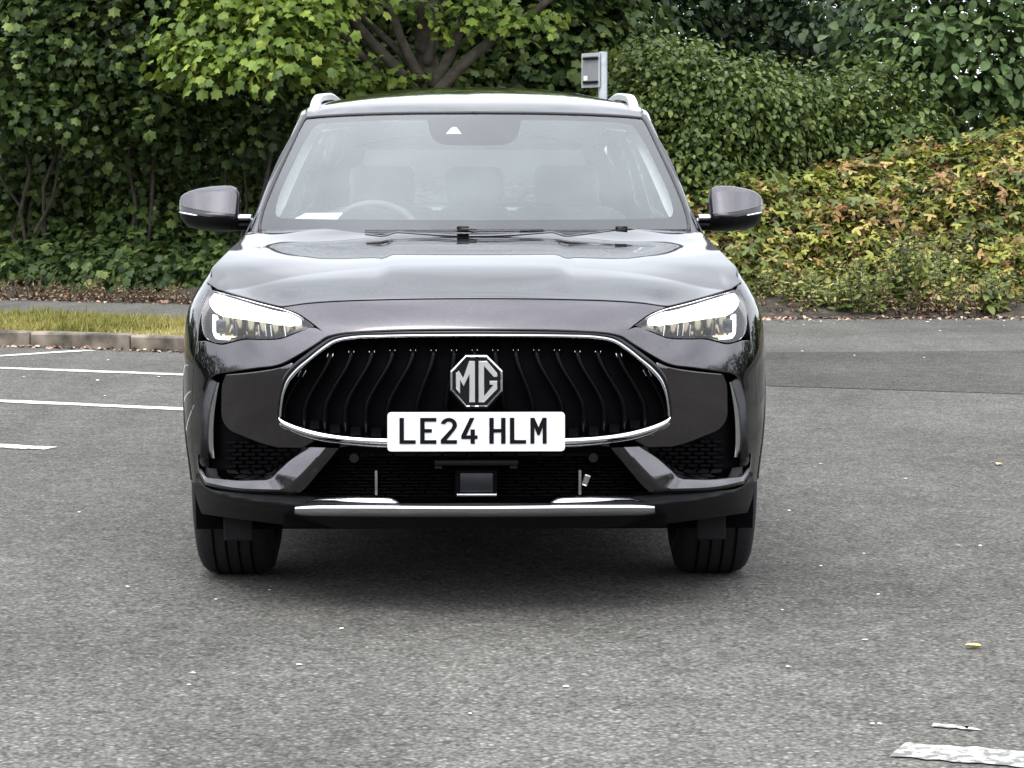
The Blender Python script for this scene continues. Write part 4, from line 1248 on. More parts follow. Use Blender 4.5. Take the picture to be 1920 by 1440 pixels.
def paint_line_mat(name='worn_white_road_paint', sh=0.0):
    m, n, l, b = node_mat(name)
    tc = n.new('ShaderNodeTexCoord'); t = n.new('ShaderNodeTexNoise'); t.inputs['Scale'].default_value = 26; t.inputs['Detail'].default_value = 8; t.inputs['Roughness'].default_value = .7
    t2 = n.new('ShaderNodeTexNoise'); t2.inputs['Scale'].default_value = 1.7
    l.new(tc.outputs['Object'], t.inputs['Vector']); l.new(tc.outputs['Object'], t2.inputs['Vector'])
    ad = n.new('ShaderNodeMath'); ad.operation = 'MULTIPLY_ADD'; ad.inputs[1].default_value = .5
    l.new(t2.outputs['Fac'], ad.inputs[0]); l.new(t.outputs['Fac'], ad.inputs[2])
    k_ = .72 if sh > 0 else 1.0
    r = ramp(n, [(.60 + sh, (.095, .092, .083)), (.66 + sh, (.30 * k_, .30 * k_, .275 * k_)), (.74 + sh, (.50 * k_, .50 * k_, .455 * k_)), (1, (.60 * k_, .60 * k_, .56 * k_))])
    l.new(ad.outputs[0], r.inputs['Fac']); l.new(r.outputs['Color'], b.inputs['Base Color'])
    b.inputs['Roughness'].default_value = .7
    return m
M_line = paint_line_mat()
M_line_worn = paint_line_mat('badly_worn_white_paint', .12)
M_conc = simple('weathered_concrete', (.105, .088, .068), rough=.95, noise=.9, nscale=5, bump=.7)

def sheet(name, pts, z, mat, sub=1):
    me = bpy.data.meshes.new(name)
    me.from_pydata([(p[0], p[1], z) for p in pts], [], [tuple(range(len(pts)))])
    if me.polygons[0].normal.z < 0: me.flip_normals()
    me.materials.append(mat)
    o = bpy.data.objects.new(name, me); COL.objects.link(o); o['kind'] = 'structure'
    return o

def struct(o): o['kind'] = 'structure'; return o
struct(sheet('car_park', [(-250, -250), (250, -250), (250, 250), (-250, 250)], 0, M_asph))

# frame of the left-hand parking bays: e runs away to the left along the lines, nrm points away from the camera
l2a, l2b = on_ground(0, 751), on_ground(350, 767)
e = (l2a - l2b).normalized(); nrm = Vector((-e.y, e.x, 0))
if nrm.y < 0: nrm = -nrm
nrm.z = 0
def strip(name, a, b, w, z=.004, mat=None, jag=.012, seg=.12):
    """painted line from a to b with slightly ragged edges"""
    d = (b - a); L = d.length; d.normalize(); q = Vector((-d.y, d.x, 0))
    n = max(3, int(L / seg)); V = []; Fc = []
    for i in range(n + 1):
        p = a + d * (L * i / n)
        V.append(tuple(p + q * (w / 2 + random.uniform(-jag, jag)) + Vector((0, 0, z)) + d * (random.uniform(-.03, .03) if i in (0, n) else 0)))
        V.append(tuple(p - q * (w / 2 + random.uniform(-jag, jag)) + Vector((0, 0, z)) + d * (random.uniform(-.03, .03) if i in (0, n) else 0)))
    Fc = [(2 * i, 2 * i + 1, 2 * i + 3, 2 * i + 2) for i in range(n)]
    o = mesh_obj(name, V, Fc, mat or M_line, None, smooth=False, kind='structure')
    return o
l1 = on_ground(50, 691); l3 = on_ground(90, 840)
strip('bay_line', l1 + e * 5.0, l1 - e * 3.2, .13)
strip('bay_line', l2a + e * 5.0, l2a - e * 2.2, .13)
strip('bay_line', l3 + e * 5.0, l3, .13)
d0, d1 = on_ground(-60, 671), on_ground(168, 656.5)
strip('bay_line', d0 + (d0 - d1) * .8, d1, .12)
r0, r1 = on_ground(1672, 1409), on_ground(1920, 1429)
strip('bay_line', r0, r1 + (r1 - r0).normalized() * 3.2, .15, jag=.010, seg=.03, mat=M_line_worn)
s0, s1 = on_ground(1762, 1366), on_ground(1828, 1371)
strip('bay_line', s0, s1, .035, jag=.008, seg=.012, mat=M_line_worn)

# tarmac patch of another age on the right
sheet('tarmac_patch', [tuple(on_ground(1180, 668))[:2], tuple(on_ground(1440, 662))[:2], tuple(on_ground(2300, 656))[:2], tuple(on_ground(2500, 760))[:2], tuple(on_ground(1300, 720))[:2]], .003, M_asph_d)

# kerb, verge, path, planting beds
kb = on_ground(150, 653)
kerb = empty('kerb', tuple(kb)); kerb['kind'] = 'structure'
KH = .12
def stone_bm(L, w, h, seed):
    bm = bmesh.new(); box(bm, (0, 0, h / 2 - .05), (L, w, h + .1), bevel=.018, seg=2)
    rr = random.Random(seed)
    for v in bm.verts:
        v.co += Vector((rr.uniform(-.004, .004), rr.uniform(-.006, .006), rr.uniform(-.006, .006) if v.co.z > 0 else 0))
    return bm
ksh = []
for k in range(3):
    me = bpy.data.meshes.new('kerb_stone'); b_ = stone_bm(.905, .125, KH, k); b_.to_mesh(me); b_.free(); me.materials.append(M_conc); ksh.append(me)
ang = math.atan2(e.y, e.x)
for k in range(-3, 9):
    p = kb + e * (k * .915) + nrm * .0625
    o = bpy.data.objects.new('kerb_stone', ksh[k % 3]); COL.objects.link(o)
    o.parent = kerb; o.matrix_parent_inverse = parent_inv(kerb)
    o.location = p + Vector((0, 0, random.uniform(-.006, .006))); o.rotation_euler = (0, 0, ang + random.uniform(-.006, .006))
for k in range(5):       # the kerb turns the corner and runs back to the hedge
    p = kb - e * 3.27 + nrm * (.58 + k * .915)
    o = bpy.data.objects.new('kerb_stone', ksh[k % 3]); COL.objects.link(o)
    o.parent = kerb; o.matrix_parent_inverse = parent_inv(kerb)
    o.location = p; o.rotation_euler = (0, 0, ang + math.pi / 2)
for k in range(9, 15):
    p = kb + e * (k * .915) + nrm * .0625
    o = bpy.data.objects.new('kerb_stone', ksh[k % 3]); COL.objects.link(o)
    o.parent = kerb; o.matrix_parent_inverse = parent_inv(kerb)
    o.location = p; o.rotation_euler = (0, 0, ang)
ea, eb = kb - e * 3.22, kb + e * 14
def band(name, d0_, d1_, z, mat): return sheet(name, [tuple(ea + nrm * d0_)[:2], tuple(eb + nrm * d0_)[:2], tuple(eb + nrm * d1_)[:2], tuple(ea + nrm * d1_)[:2]], z, mat)
M_turf = simple('dry_turf', (.10, .095, .035), rough=.95, noise=.4, nscale=12, bump=.4)
band('grass_verge', .118, 1.78, KH - .012, M_turf)
band('path', 1.78, 4.15, KH - .004, M_path)
# planting bed: uneven soil, everywhere behind the path and the right-hand edge
lim = []
def bed_edge_y(x):
    """front edge of the planting bed at x"""
    pl_ = ea + nrm * 4.15
    yl = pl_.y + (x - pl_.x) * e.y / e.x
    yr = 15.55 + .05 * math.sin(x * 1.7) + .03 * math.sin(x * 4.1)
    t = min(1, max(0, (x + 1.6) / 1.6)); t = t * t * (3 - 2 * t)
    return yl * (1 - t) + yr * t
V = []; Fc = []; nx, ny = 120, 26
for i in range(nx + 1):
    x = -26 + 52 * i / nx
    for j in range(ny + 1):
        d = (j / ny)**2 * 26
        y = bed_edge_y(max(x, -14)) + d + (0 if x > -14 else 0)
        z = .01 + .16 * (1 - math.exp(-d * 3.0)) + .05 * math.sin(x * 2.3 + d) * min(1, d) + .04 * math.sin(x * 5.1 - d * 3) * min(1, d)
        V.append((x, y, z))
for i in range(nx):
    for j in range(ny):
        a = i * (ny + 1) + j
        Fc.append((a, a + ny + 1, a + ny + 2, a + 1))
mesh_obj('planting_bed', V, Fc, M_soil, kind='structure')

# ================================================================== PLANTS
def leaf_template(kind):
    if kind == 'lobed':
        pol = [(0, .60), (22, .41), (46, .57), (72, .40), (104, .47), (150, .26)]
        pts = [(.40 + r * math.cos(R(a)), r * math.sin(R(a))) for a, r in pol] + [(.05, 0)] + [(.40 + r * math.cos(R(a)), -r * math.sin(R(a))) for a, r in pol[:0:-1]]
        c = (.40, 0)
    elif kind == 'tri':
        pts = []
        for a_ in (-62, 0, 62):
            for r_, o_ in ((.40, -27), (.74, -15), (.95, 0), (.74, 15), (.40, 27)):
                if a_: r_ *= .86
                pts.append((.12 + r_ * math.cos(R(a_ + o_)), -r_ * math.sin(R(a_ + o_))))
        pts.append((0, 0)); c = (.12, 0)
    elif kind == 'oval':
        pts = [(1, 0), (.72, .26), (.38, .34), (.08, .2), (0, 0), (.08, -.2), (.38, -.34), (.72, -.26)]; c = (.42, 0)
    elif kind == 'blade':
        pts = [(1, 0), (0, .05), (0, -.05)]; c = (.45, 0)
    else:      # narrow
        pts = [(1, 0), (.6, .15), (.25, .15), (0, 0), (.25, -.15), (.6, -.15)]; c = (.45, 0)
    if kind == 'lobed':
        V = [(c[0], c[1], 0)] + [(x_, y_, -.30 * abs(y_) - .34 * max(0, x_ - .4)) for x_, y_ in pts]
    else:
        V = [(c[0], c[1], 0)] + [(x_, y_, .22 * abs(y_) - .30 * max(0, x_ - .4)) for x_, y_ in pts]
    n = len(pts)
    return np.array(V), [(0, 1 + i, 1 + (i + 1) % n) for i in range(n)]
TEMPL = {k: leaf_template(k) for k in ('lobed', 'oval', 'narrow', 'tri', 'blade')}

def leaf_mat(name, stops, trans=.28, gloss=.5):
    m = bpy.data.materials.new(name); m.use_nodes = True
    nt = m.node_tree; n = nt.nodes; l = nt.links; n.clear()
    out = n.new('ShaderNodeOutputMaterial'); mix = n.new('ShaderNodeMixShader'); mix.inputs[0].default_value = trans
    b = n.new('ShaderNodeBsdfPrincipled'); b.inputs['Roughness'].default_value = gloss; b.inputs['Specular IOR Level'].default_value = .3
    tr = n.new('ShaderNodeBsdfTranslucent')
    at = n.new('ShaderNodeAttribute'); at.attribute_name = 'rnd'
    oi = n.new('ShaderNodeObjectInfo')
    ad = n.new('ShaderNodeMath'); ad.operation = 'ADD'; fr = n.new('ShaderNodeMath'); fr.operation = 'FRACT'
    mu = n.new('ShaderNodeMath'); mu.operation = 'MULTIPLY'
    one = n.new('ShaderNodeAttribute'); one.attribute_name = 'single'
    l.new(oi.outputs['Random'], mu.inputs[0]); l.new(one.outputs['Fac'], mu.inputs[1])
    l.new(at.outputs['Fac'], ad.inputs[0]); l.new(mu.outputs[0], ad.inputs[1]); l.new(ad.outputs[0], fr.inputs[0])
    r = ramp(n, stops); l.new(fr.outputs[0], r.inputs['Fac'])
    l.new(r.outputs['Color'], b.inputs['Base Color']); 
    hs = n.new('ShaderNodeHueSaturation'); hs.inputs['Value'].default_value = 1.3; hs.inputs['Hue'].default_value = .485
    l.new(r.outputs['Color'], hs.inputs['Color']); l.new(hs.outputs['Color'], tr.inputs['Color'])
    l.new(b.outputs[0], mix.inputs[1]); l.new(tr.outputs[0], mix.inputs[2]); l.new(mix.outputs[0], out.inputs[0])
    return m

L_dark = leaf_mat('dark_maple_leaves', [(0, (.018, .034, .011)), (.35, (.040, .069, .019)), (.7, (.076, .118, .028)), (1, (.17, .215, .055))])
L_bright = leaf_mat('yellow_green_maple_leaves', [(0, (.05, .085, .014)), (.4, (.095, .15, .022)), (.75, (.155, .22, .032)), (1, (.25, .30, .05))])
L_mid = leaf_mat('mid_green_small_leaves', [(0, (.028, .046, .012)), (.4, (.06, .092, .02)), (.75, (.10, .14, .03)), (1, (.16, .195, .05))])
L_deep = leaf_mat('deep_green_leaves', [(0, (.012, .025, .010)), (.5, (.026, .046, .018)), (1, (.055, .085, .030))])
L_round = leaf_mat('fresh_green_round_leaves', [(0, (.025, .045, .014)), (.4, (.05, .085, .026)), (.75, (.085, .135, .04)), (1, (.16, .21, .08))])
L_bramble = leaf_mat('bramble_leaves', [(0, (.05, .055, .014)), (.3, (.10, .12, .022)), (.5, (.17, .18, .035)), (.68, (.24, .22, .05)), (.80, (.26, .15, .05)), (.9, (.20, .085, .035)), (1, (.32, .26, .10))])
L_weed = leaf_mat('weed_leaves', [(0, (.07, .095, .022)), (.5, (.165, .20, .042)), (.8, (.27, .28, .07)), (1, (.38, .31, .12))])
L_dead = leaf_mat('dead_stalks', [(0, (.06, .038, .022)), (.5, (.16, .10, .055)), (1, (.30, .21, .12))], trans=.1, gloss=.8)
L_litter = leaf_mat('fallen_leaf_litter', [(0, (.07, .045, .03)), (.4, (.20, .12, .08)), (.75, (.36, .23, .165)), (1, (.5, .43, .35))], trans=.05, gloss=.8)
L_grass = leaf_mat('verge_grass_blades', [(0, (.10, .115, .022)), (.4, (.20, .19, .04)), (.8, (.34, .29, .085)), (1, (.42, .36, .15))], trans=.25, gloss=.6)
M_bark = simple('grey_brown_bark', (.045, .038, .026), rough=.9, noise=.5, nscale=14, bump=.9)

def orient(nv, tv):
    """rows: leaf axes (tip, side, normal)"""
    nv = nv / np.maximum(np.linalg.norm(nv, axis=1), 1e-9)[:, None]
    tv = tv - nv * (tv * nv).sum(1)[:, None]
    tv /= np.maximum(np.linalg.norm(tv, axis=1), 1e-9)[:, None]
    return np.stack([tv, np.cross(nv, tv), nv], 2)       # columns

def leaves_mesh(name, templ, P, M3, S, rnd, mat, parent, kind='stuff'):
    tv, tf = TEMPL[templ]; nv = len(tv); N = len(P)
    V = np.einsum('nij,vj->nvi', M3, tv) * S[:, None, None] + P[:, None, :]
    Fi = (np.array(tf)[None] + (np.arange(N) * nv)[:, None, None]).reshape(-1, 3)
    me = bpy.data.meshes.new(name)
    me.vertices.add(N * nv); me.vertices.foreach_set('co', V.astype(np.float32).ravel())
    nf = len(Fi); me.loops.add(nf * 3); me.loops.foreach_set('vertex_index', Fi.astype(np.int32).ravel())
    me.polygons.add(nf); me.polygons.foreach_set('loop_start', (np.arange(nf) * 3).astype(np.int32))
    me.update(calc_edges=True)
    at = me.attributes.new('rnd', 'FLOAT', 'POINT'); at.data.foreach_set('value', np.repeat(rnd, nv).astype(np.float32))
    me.materials.append(mat)
    o = bpy.data.objects.new(name, me); COL.objects.link(o)
    if parent is not None: o.parent = parent; o.matrix_parent_inverse = parent_inv(parent)
    if kind: o['kind'] = kind
    return o
_single = {}
def single_leaf(templ, mat):
    if (templ, mat.name) not in _single:
        tv, tf = TEMPL[templ]
        me = bpy.data.meshes.new('leaf'); me.from_pydata(tv.tolist(), [], tf); me.materials.append(mat)
        at = me.attributes.new('single', 'FLOAT', 'POINT'); at.data.foreach_set('value', [1.0] * len(tv))
        _single[(templ, mat.name)] = me
    return _single[(templ, mat.name)]

def crown_points(blobs, clump_r, per_clump, dens, size, spread=.5, droop=.55, inner=.35, facing=-.35):
    """leaf places for a set of ellipsoid blobs: clumps on the surface, looser leaves inside"""
    P = []; Nn = []; Tt = []; S = []; Rd = []
    for (cx, cy, cz, rx, ry, rz) in blobs:
        area = 4 * math.pi * ((rx * ry)**1.6 / 3 + (rx * rz)**1.6 / 3 + (ry * rz)**1.6 / 3)**(1 / 1.6)
        nc = max(3, int(area * dens))
        d = rng.normal(size=(nc * 3, 3)); d /= np.linalg.norm(d, axis=1)[:, None]
        d = d[(d[:, 1] < -facing) & (d[:, 2] > -.75)][:nc]
        rad = rng.uniform(.66, 1.14, len(d)) + .22 * (rng.random(len(d)) < .08)
        C = np.stack([cx + d[:, 0] * rx * rad, cy + d[:, 1] * ry * rad, cz + d[:, 2] * rz * rad], 1)
        tone = rng.uniform(0, 1, len(d))
        for c, dn, tn in zip(C, d, tone):
            k = max(3, int(per_clump * rng.uniform(.6, 1.4)))
            q = rng.normal(size=(k, 3)) * [clump_r * .55, clump_r * .45, clump_r * .38]
            P.append(c + q); up = np.array([0, 0, 1.0])
            Nn.append(dn * .38 + up * .75 + q / clump_r * .35 + rng.normal(size=(k, 3)) * .42)
            Tt.append(dn * .5 - up * droop * 1.6 + q / clump_r * .5 + rng.normal(size=(k, 3)) * .55)
            S.append(size * rng.uniform(.5, 1.3, k)); Rd.append(np.clip(tn * .55 + rng.uniform(0, .5, k), 0, .999))
        ni = int(nc * per_clump * inner)
        d = rng.normal(size=(ni, 3)); d /= np.linalg.norm(d, axis=1)[:, None]; rad = rng.uniform(.45, .95, ni)**.7
        P.append(np.stack([cx + d[:, 0] * rx * rad, cy + d[:, 1] * ry * rad, cz + d[:, 2] * rz * rad], 1))
        Nn.append(d * .5 + [0, 0, .5] + rng.normal(size=(ni, 3)) * .6); Tt.append(rng.normal(size=(ni, 3)) - [0, 0, .6])
        S.append(size * rng.uniform(.7, 1.2, ni)); Rd.append(rng.uniform(0, .7, ni))
    P = np.concatenate(P); ok = P[:, 2] > .12
    return P[ok], orient(np.concatenate(Nn), np.concatenate(Tt))[ok], np.concatenate(S)[ok], np.concatenate(Rd)[ok]

def plant(name, label, cat, base, blobs, templ, size, mat, clump_r=.26, per_clump=14, dens=6.0, n_single=0, group=None, stems=None, foliage='foliage', core=.55, core_mat=None, inner=.35, facing=-.35, droop=.55):
    root = empty(name, base); tag(root, label, cat, group)
    P, M3, S, Rd = crown_points(blobs, clump_r, per_clump, dens, size, inner=inner, facing=facing, droop=droop)
    if n_single:
        # the leaves that face the open side and are in view become parts of their own
        px_, py_ = proj_arr(P)
        vis = (px_ > 0) & (px_ < 1920) & (py_ > 0) & (py_ < 640)
        score = P[:, 1] - rng.uniform(0, .25, len(P)) + np.where(vis, 0, 100)
        idx = np.argsort(score)[:n_single]
        me = single_leaf(templ, mat)
        for i in idx:
            o = bpy.data.objects.new('leaf', me); COL.objects.link(o); o.parent = root
            Mx = Matrix([list(r_) for r_ in (M3[i] * S[i])]).to_4x4(); Mx.translation = Vector(P[i])
            o.matrix_parent_inverse = parent_inv(root); o.matrix_basis = Mx
        keep = np.ones(len(P), bool); keep[idx] = False
        P, M3, S, Rd = P[keep], M3[keep], S[keep], Rd[keep]
    leaves_mesh(foliage, templ, P, M3, S, Rd, mat, root)
    if stems:
        for pts, r0_, r1_ in stems:
            n_ = len(pts)
            Vv, Ff = tube([Vector(p) for p in pts], [r0_ + (r1_ - r0_) * i / (n_ - 1) for i in range(n_)], 7)
            mesh_obj('stem', Vv, Ff, M_bark, root)
    return root

def proj_arr(P):
    dy = P[:, 1] - CY; dz = P[:, 2] - H
    dep = dy * cp - dz * sp
    return 890 + F * P[:, 0] / dep, 720 - F * (dy * sp + dz * cp) / dep

def at_d(px, py, dep): return at_y(px, py, CY + dep)
def blob(px, py, dep, rx, rz, ry=None):
    c = at_d(px, py, dep); return (c.x, c.y, c.z, rx, ry or rx * .8, rz)
def stem_to(base, top, bend=.15, n=6):
    b, t = Vector(base), Vector(top)
    return [tuple(b.lerp(t, i / n) + Vector((random.uniform(-bend, bend), random.uniform(-bend, bend), 0)) * (0 if i in (0, n) else 1)) for i in range(n + 1)]

# ---- left hedge: broad-leaved maple shrubs
g_h = 'broad-leaved shrubs of the hedge'
def shrub(cx_px, dep, blobs, label, mat=L_dark, n_single=110, size=.108, dens=14.0):
    c = at_d(cx_px, 560, dep); base = (c.x, c.y, .1)
    st = [(stem_to(base, (b_[0], b_[1] + .2, b_[2]), .1), .028, .008) for b_ in blobs]
    return plant('maple_shrub', label, 'shrub', base, blobs, 'lobed', size, mat, clump_r=.27, per_clump=18, dens=dens * .8, n_single=n_single, group=g_h, stems=st)
shrub(-190, 27.0, [blob(-240, 420, 27, 1.1, .9), blob(-180, 200, 27.2, 1.3, 1.2), blob(-260, -60, 27.5, 1.4, 1.2), blob(-130, -250, 27.8, 1.3, 1.1)], 'broad-leaved green shrub at the far end of the hedge beside the path', n_single=0, dens=4.5)
shrub(60, 26.2, [blob(0, 330, 26.9, .8, .6), blob(110, 200, 25.6, .95, .5), blob(30, 90, 25.4, 1.1, .7), blob(150, -60, 25.2, 1.2, .9), blob(-20, 230, 25.6, .5, .3), blob(140, 330, 27.2, .9, .7), blob(60, -220, 27, 1.2, .9), blob(70, 450, 27.1, .8, .45), blob(10, 500, 26.4, .7, .35), blob(120, 490, 26.6, .6, .35), blob(20, 512, 25.9, .7, .24, .4), blob(130, 514, 25.5, .6, .24, .4)], 'tall broad-leaved green shrub at the open end of the hedge behind the kerb')
shrub(260, 26.0, [blob(240, 310, 26.6, .7, .45), blob(250, 180, 25.4, .8, .45), blob(240, 40, 25.2, .9, .7), blob(300, -130, 25.2, 1.1, .9), blob(290, 390, 26.2, .45, .25), blob(300, 260, 25.8, .5, .25), blob(330, 430, 26.9, .75, .4), blob(215, 470, 26.0, .5, .34), blob(290, 500, 26.2, .5, .3), blob(225, 516, 25.2, .55, .22, .35)], 'tall broad-leaved green shrub beside the grass verge with shaded hollows')
shrub(470, 25.8, [blob(440, 360, 26.8, .8, .6), blob(500, 190, 26.2, .9, .6), blob(440, 60, 25.6, .9, .7), blob(560, -120, 25.4, 1.1, .9), blob(390, 240, 25.8, .5, .3), blob(470, 470, 26.3, .6, .4), blob(380, 490, 26.0, .55, .35), blob(335, 518, 24.9, .55, .22, .35), blob(430, 520, 24.7, .5, .22, .35)], 'dark broad-leaved shrub standing between the hedge and the maple tree')
shrub(960, 26.6, [blob(930, 140, 26.8, 1.0, .9), blob(1050, 110, 26.6, .85, .9), blob(900, -60, 27, 1.2, .9), blob(1080, -80, 26.9, 1.1, .9), blob(800, 250, 27, 1.4, 1.0), blob(1000, 330, 26.6, 1.2, 1.0)], 'dark broad-leaved shrub behind the road sign post', size=.13)
shrub(700, 27.5, [blob(660, 200, 27.5, 1.0, .9), blob(700, 20, 27.6, 1.1, .9), blob(640, -150, 27.8, 1.2, .9), blob(650, 400, 27.0, 1.2, .9)], 'dark broad-leaved shrub behind the maple trunk', n_single=60)

# ---- maple tree
def branch(pts, r0_, r1_):
    P_ = np.array(pts, float); d = np.arange(len(P_)); f_ = [spl(d, P_[:, k]) for k in range(3)]
    t_ = np.linspace(0, len(P_) - 1, 4 * len(P_))
    path = [Vector((float(f_[0](q)), float(f_[1](q)), float(f_[2](q)))) for q in t_]
    n_ = len(path)
    return tube(path, [r0_ + (r1_ - r0_) * (i / (n_ - 1))**.8 for i in range(n_)], 10)
MD = 24.6
tb = at_d(805, 600, MD); tbase = Vector((tb.x, tb.y, .05))
maple = empty('maple_tree', tuple(tbase)); tag(maple, 'maple tree with yellow-green leaves and a many-branched trunk behind the car roof', 'tree')
tr_path = [tbase, at_d(806, 420, MD), at_d(803, 250, MD), at_d(800, 165, MD), at_d(800, 90, MD), at_d(798, 0, MD), at_d(790, -200, MD + .2)]
V, Fc = branch([tuple(v) for v in tr_path], .21, .09); trunk = mesh_obj('trunk', V, Fc, M_bark, maple)
for path, r0_, r1_ in [
    ([(785, 185), (745, 130), (690, 70), (640, 0), (600, -90)], .10, .045), ([(790, 150), (760, 90), (735, 20), (715, -80)], .09, .045),
    ([(812, 160), (845, 100), (870, 30), (880, -80)], .095, .05), ([(815, 175), (870, 120), (930, 70), (1010, 15), (1090, -50)], .10, .04),
    ([(775, 120), (690, 40), (620, -40)], .06, .03), ([(800, 120), (820, 50), (845, -40)], .07, .04), ([(760, 190), (700, 130), (640, 60), (560, 10), (480, -10)], .075, .025), ([(700, 90), (620, 40), (540, 45), (470, 70)], .04, .015)]:
    pts = [tuple(at_d(x_, y_, MD - .15 - .12 * i)) for i, (x_, y_) in enumerate(path)]
    V, Fc = branch(pts, r0_ * .72, r1_ * .7); mesh_obj('branch', V, Fc, M_bark, maple)
mb = [blob(430, 100, 23.6, .42, .26, .35), blob(360, 75, 23.8, .28, .22, .3), blob(395, 135, 23.7, .32, .17, .3), blob(545, 60, 23.5, .5, .36, .4), blob(510, 125, 23.4, .38, .2, .35), blob(590, 115, 23.6, .3, .2, .3), blob(480, 10, 23.7, .6, .3, .4),
      blob(610, 10, 23.9, .35, .22, .3), blob(680, 140, 24.4, .28, .10, .2), blob(770, 15, 24.2, .22, .14, .15), blob(905, 10, 24.2, .32, .11, .2), blob(985, 35, 24.1, .28, .11, .2), blob(745, 150, 24.3, .22, .09, .15), blob(840, 60, 24.2, .16, .10, .1),
      blob(520, -180, 24.0, 1.1, .55), blob(820, -260, 24.2, 1.3, .6), blob(1020, -220, 24.2, 1.0, .5), blob(700, -400, 24.6, 1.8, .9)]
P, M3, S, Rd = crown_points(mb, .22, 14, 15.0, .112, inner=.15, droop=.8)
px_, py_ = proj_arr(P); vis = (px_ > 0) & (px_ < 1920) & (py_ > 0) & (py_ < 180)
idx = np.argsort(P[:, 1] + np.where(vis, 0, 100))[:260]
me = single_leaf('lobed', L_bright)
for i in idx:
    o = bpy.data.objects.new('leaf', me); COL.objects.link(o); o.parent = maple; o.matrix_parent_inverse = parent_inv(maple)
    Mx = Matrix([list(r_) for r_ in (M3[i] * S[i])]).to_4x4(); Mx.translation = Vector(P[i]); o.matrix_basis = Mx
keep = np.ones(len(P), bool); keep[idx] = False
leaves_mesh('crown', 'lobed', P[keep], M3[keep], S[keep], Rd[keep], L_bright, maple)

# ---- right-hand shrubs and trees
def small_shrub(name, px0, dep, blobs, label, cat, mat, templ, size, dens, per=16, clump=.22, group=None, n_single=0, inner=.3, droop=.55):
    c = at_d(px0, 590, dep); base = (c.x, c.y, .1)
    st = [(stem_to(base, (b_[0], b_[1] + .15, b_[2]), .12), .04, .01) for b_ in blobs]
    return plant(name, label, cat, base, blobs, templ, size, mat, clump_r=clump, per_clump=per, dens=dens, stems=st, group=group, n_single=n_single, inner=inner, droop=droop)
small_shrub('dogwood_shrub', 1300, 25.0, [blob(1230, 250, 24.9, .55, .75), blob(1330, 200, 24.8, .6, .6), blob(1420, 230, 25.0, .6, .55), blob(1290, 340, 24.6, .6, .5), blob(1390, 330, 24.9, .5, .4), blob(1250, 140, 25.2, .45, .35), blob(1500, 230, 25.4, .5, .45)], 'mid-green small-leaved shrub beside the road sign above the brambles', 'shrub', L_mid, 'oval', .068, 42, per=19, clump=.2, droop=.9)
small_shrub('hazel_shrub', 1580, 25.8, [blob(1560, 250, 25.6, .6, .5), blob(1640, 200, 25.8, .55, .5), blob(1700, 280, 25.6, .55, .4), blob(1480, 320, 25.6, .5, .3)], 'dark green shrub rising directly behind the bramble thicket', 'shrub', L_mid, 'oval', .075, 30, per=16, clump=.2)
small_shrub('lime_tree', 1780, 26.5, [blob(1720, 60, 26.5, .7, .7), blob(1830, 110, 26.2, .75, .6), blob(1900, 10, 26.6, .9, .8), blob(1860, 210, 26.4, .6, .3), blob(1960, 200, 26.6, .8, .6), blob(1760, -120, 27, 1.2, .8), blob(1980, -120, 27, 1.3, .8), blob(2080, 80, 27, 1.2, 1.2)], 'round-leaved fresh green tree over the far end of the brambles', 'tree', L_round, 'oval', .135, 10, per=13, clump=.28)
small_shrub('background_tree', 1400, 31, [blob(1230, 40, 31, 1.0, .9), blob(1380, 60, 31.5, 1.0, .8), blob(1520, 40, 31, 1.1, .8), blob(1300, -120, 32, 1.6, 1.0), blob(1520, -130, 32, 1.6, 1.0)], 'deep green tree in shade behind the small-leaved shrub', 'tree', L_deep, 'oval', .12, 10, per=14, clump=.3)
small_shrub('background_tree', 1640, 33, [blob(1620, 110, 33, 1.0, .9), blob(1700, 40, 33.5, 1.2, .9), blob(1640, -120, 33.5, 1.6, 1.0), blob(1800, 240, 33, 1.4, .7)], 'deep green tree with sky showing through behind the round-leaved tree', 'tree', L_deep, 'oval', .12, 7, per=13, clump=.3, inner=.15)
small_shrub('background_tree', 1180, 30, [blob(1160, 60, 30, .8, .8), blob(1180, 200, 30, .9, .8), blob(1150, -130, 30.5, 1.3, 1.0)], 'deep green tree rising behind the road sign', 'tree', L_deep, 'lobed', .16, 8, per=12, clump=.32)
for px_c, bl, lb in [
    (-50, [blob(-150, 100, 33, 2.0, 2.2), blob(120, 100, 33, 1.8, 2.2), blob(-50, 420, 32, 1.8, 1.2), blob(130, 420, 32, 1.5, 1.2), blob(0, -350, 33, 2.6, 1.6)], 'deep green tree filling the gaps behind the open end of the hedge'),
    (400, [blob(330, 100, 33, 1.8, 2.2), blob(560, 100, 33, 1.8, 2.2), blob(300, 420, 32, 1.5, 1.2), blob(500, 400, 32, 1.6, 1.3), blob(420, 250, 31.5, 1.2, 1.0), blob(420, -350, 33, 2.6, 1.6)], 'deep green tree in shade behind the hedge beside the maple'),
    (820, [blob(780, 120, 33, 1.8, 2.2), blob(960, 150, 33, 1.8, 2.2), blob(720, 400, 32, 1.8, 1.2), blob(820, -350, 33, 2.4, 1.6)], 'deep green tree in shade directly behind the maple trunk')]:
    small_shrub('background_tree', px_c, 33, bl, lb, 'tree', L_deep, 'oval', .26, 3.6, per=11, clump=.45, inner=.8)

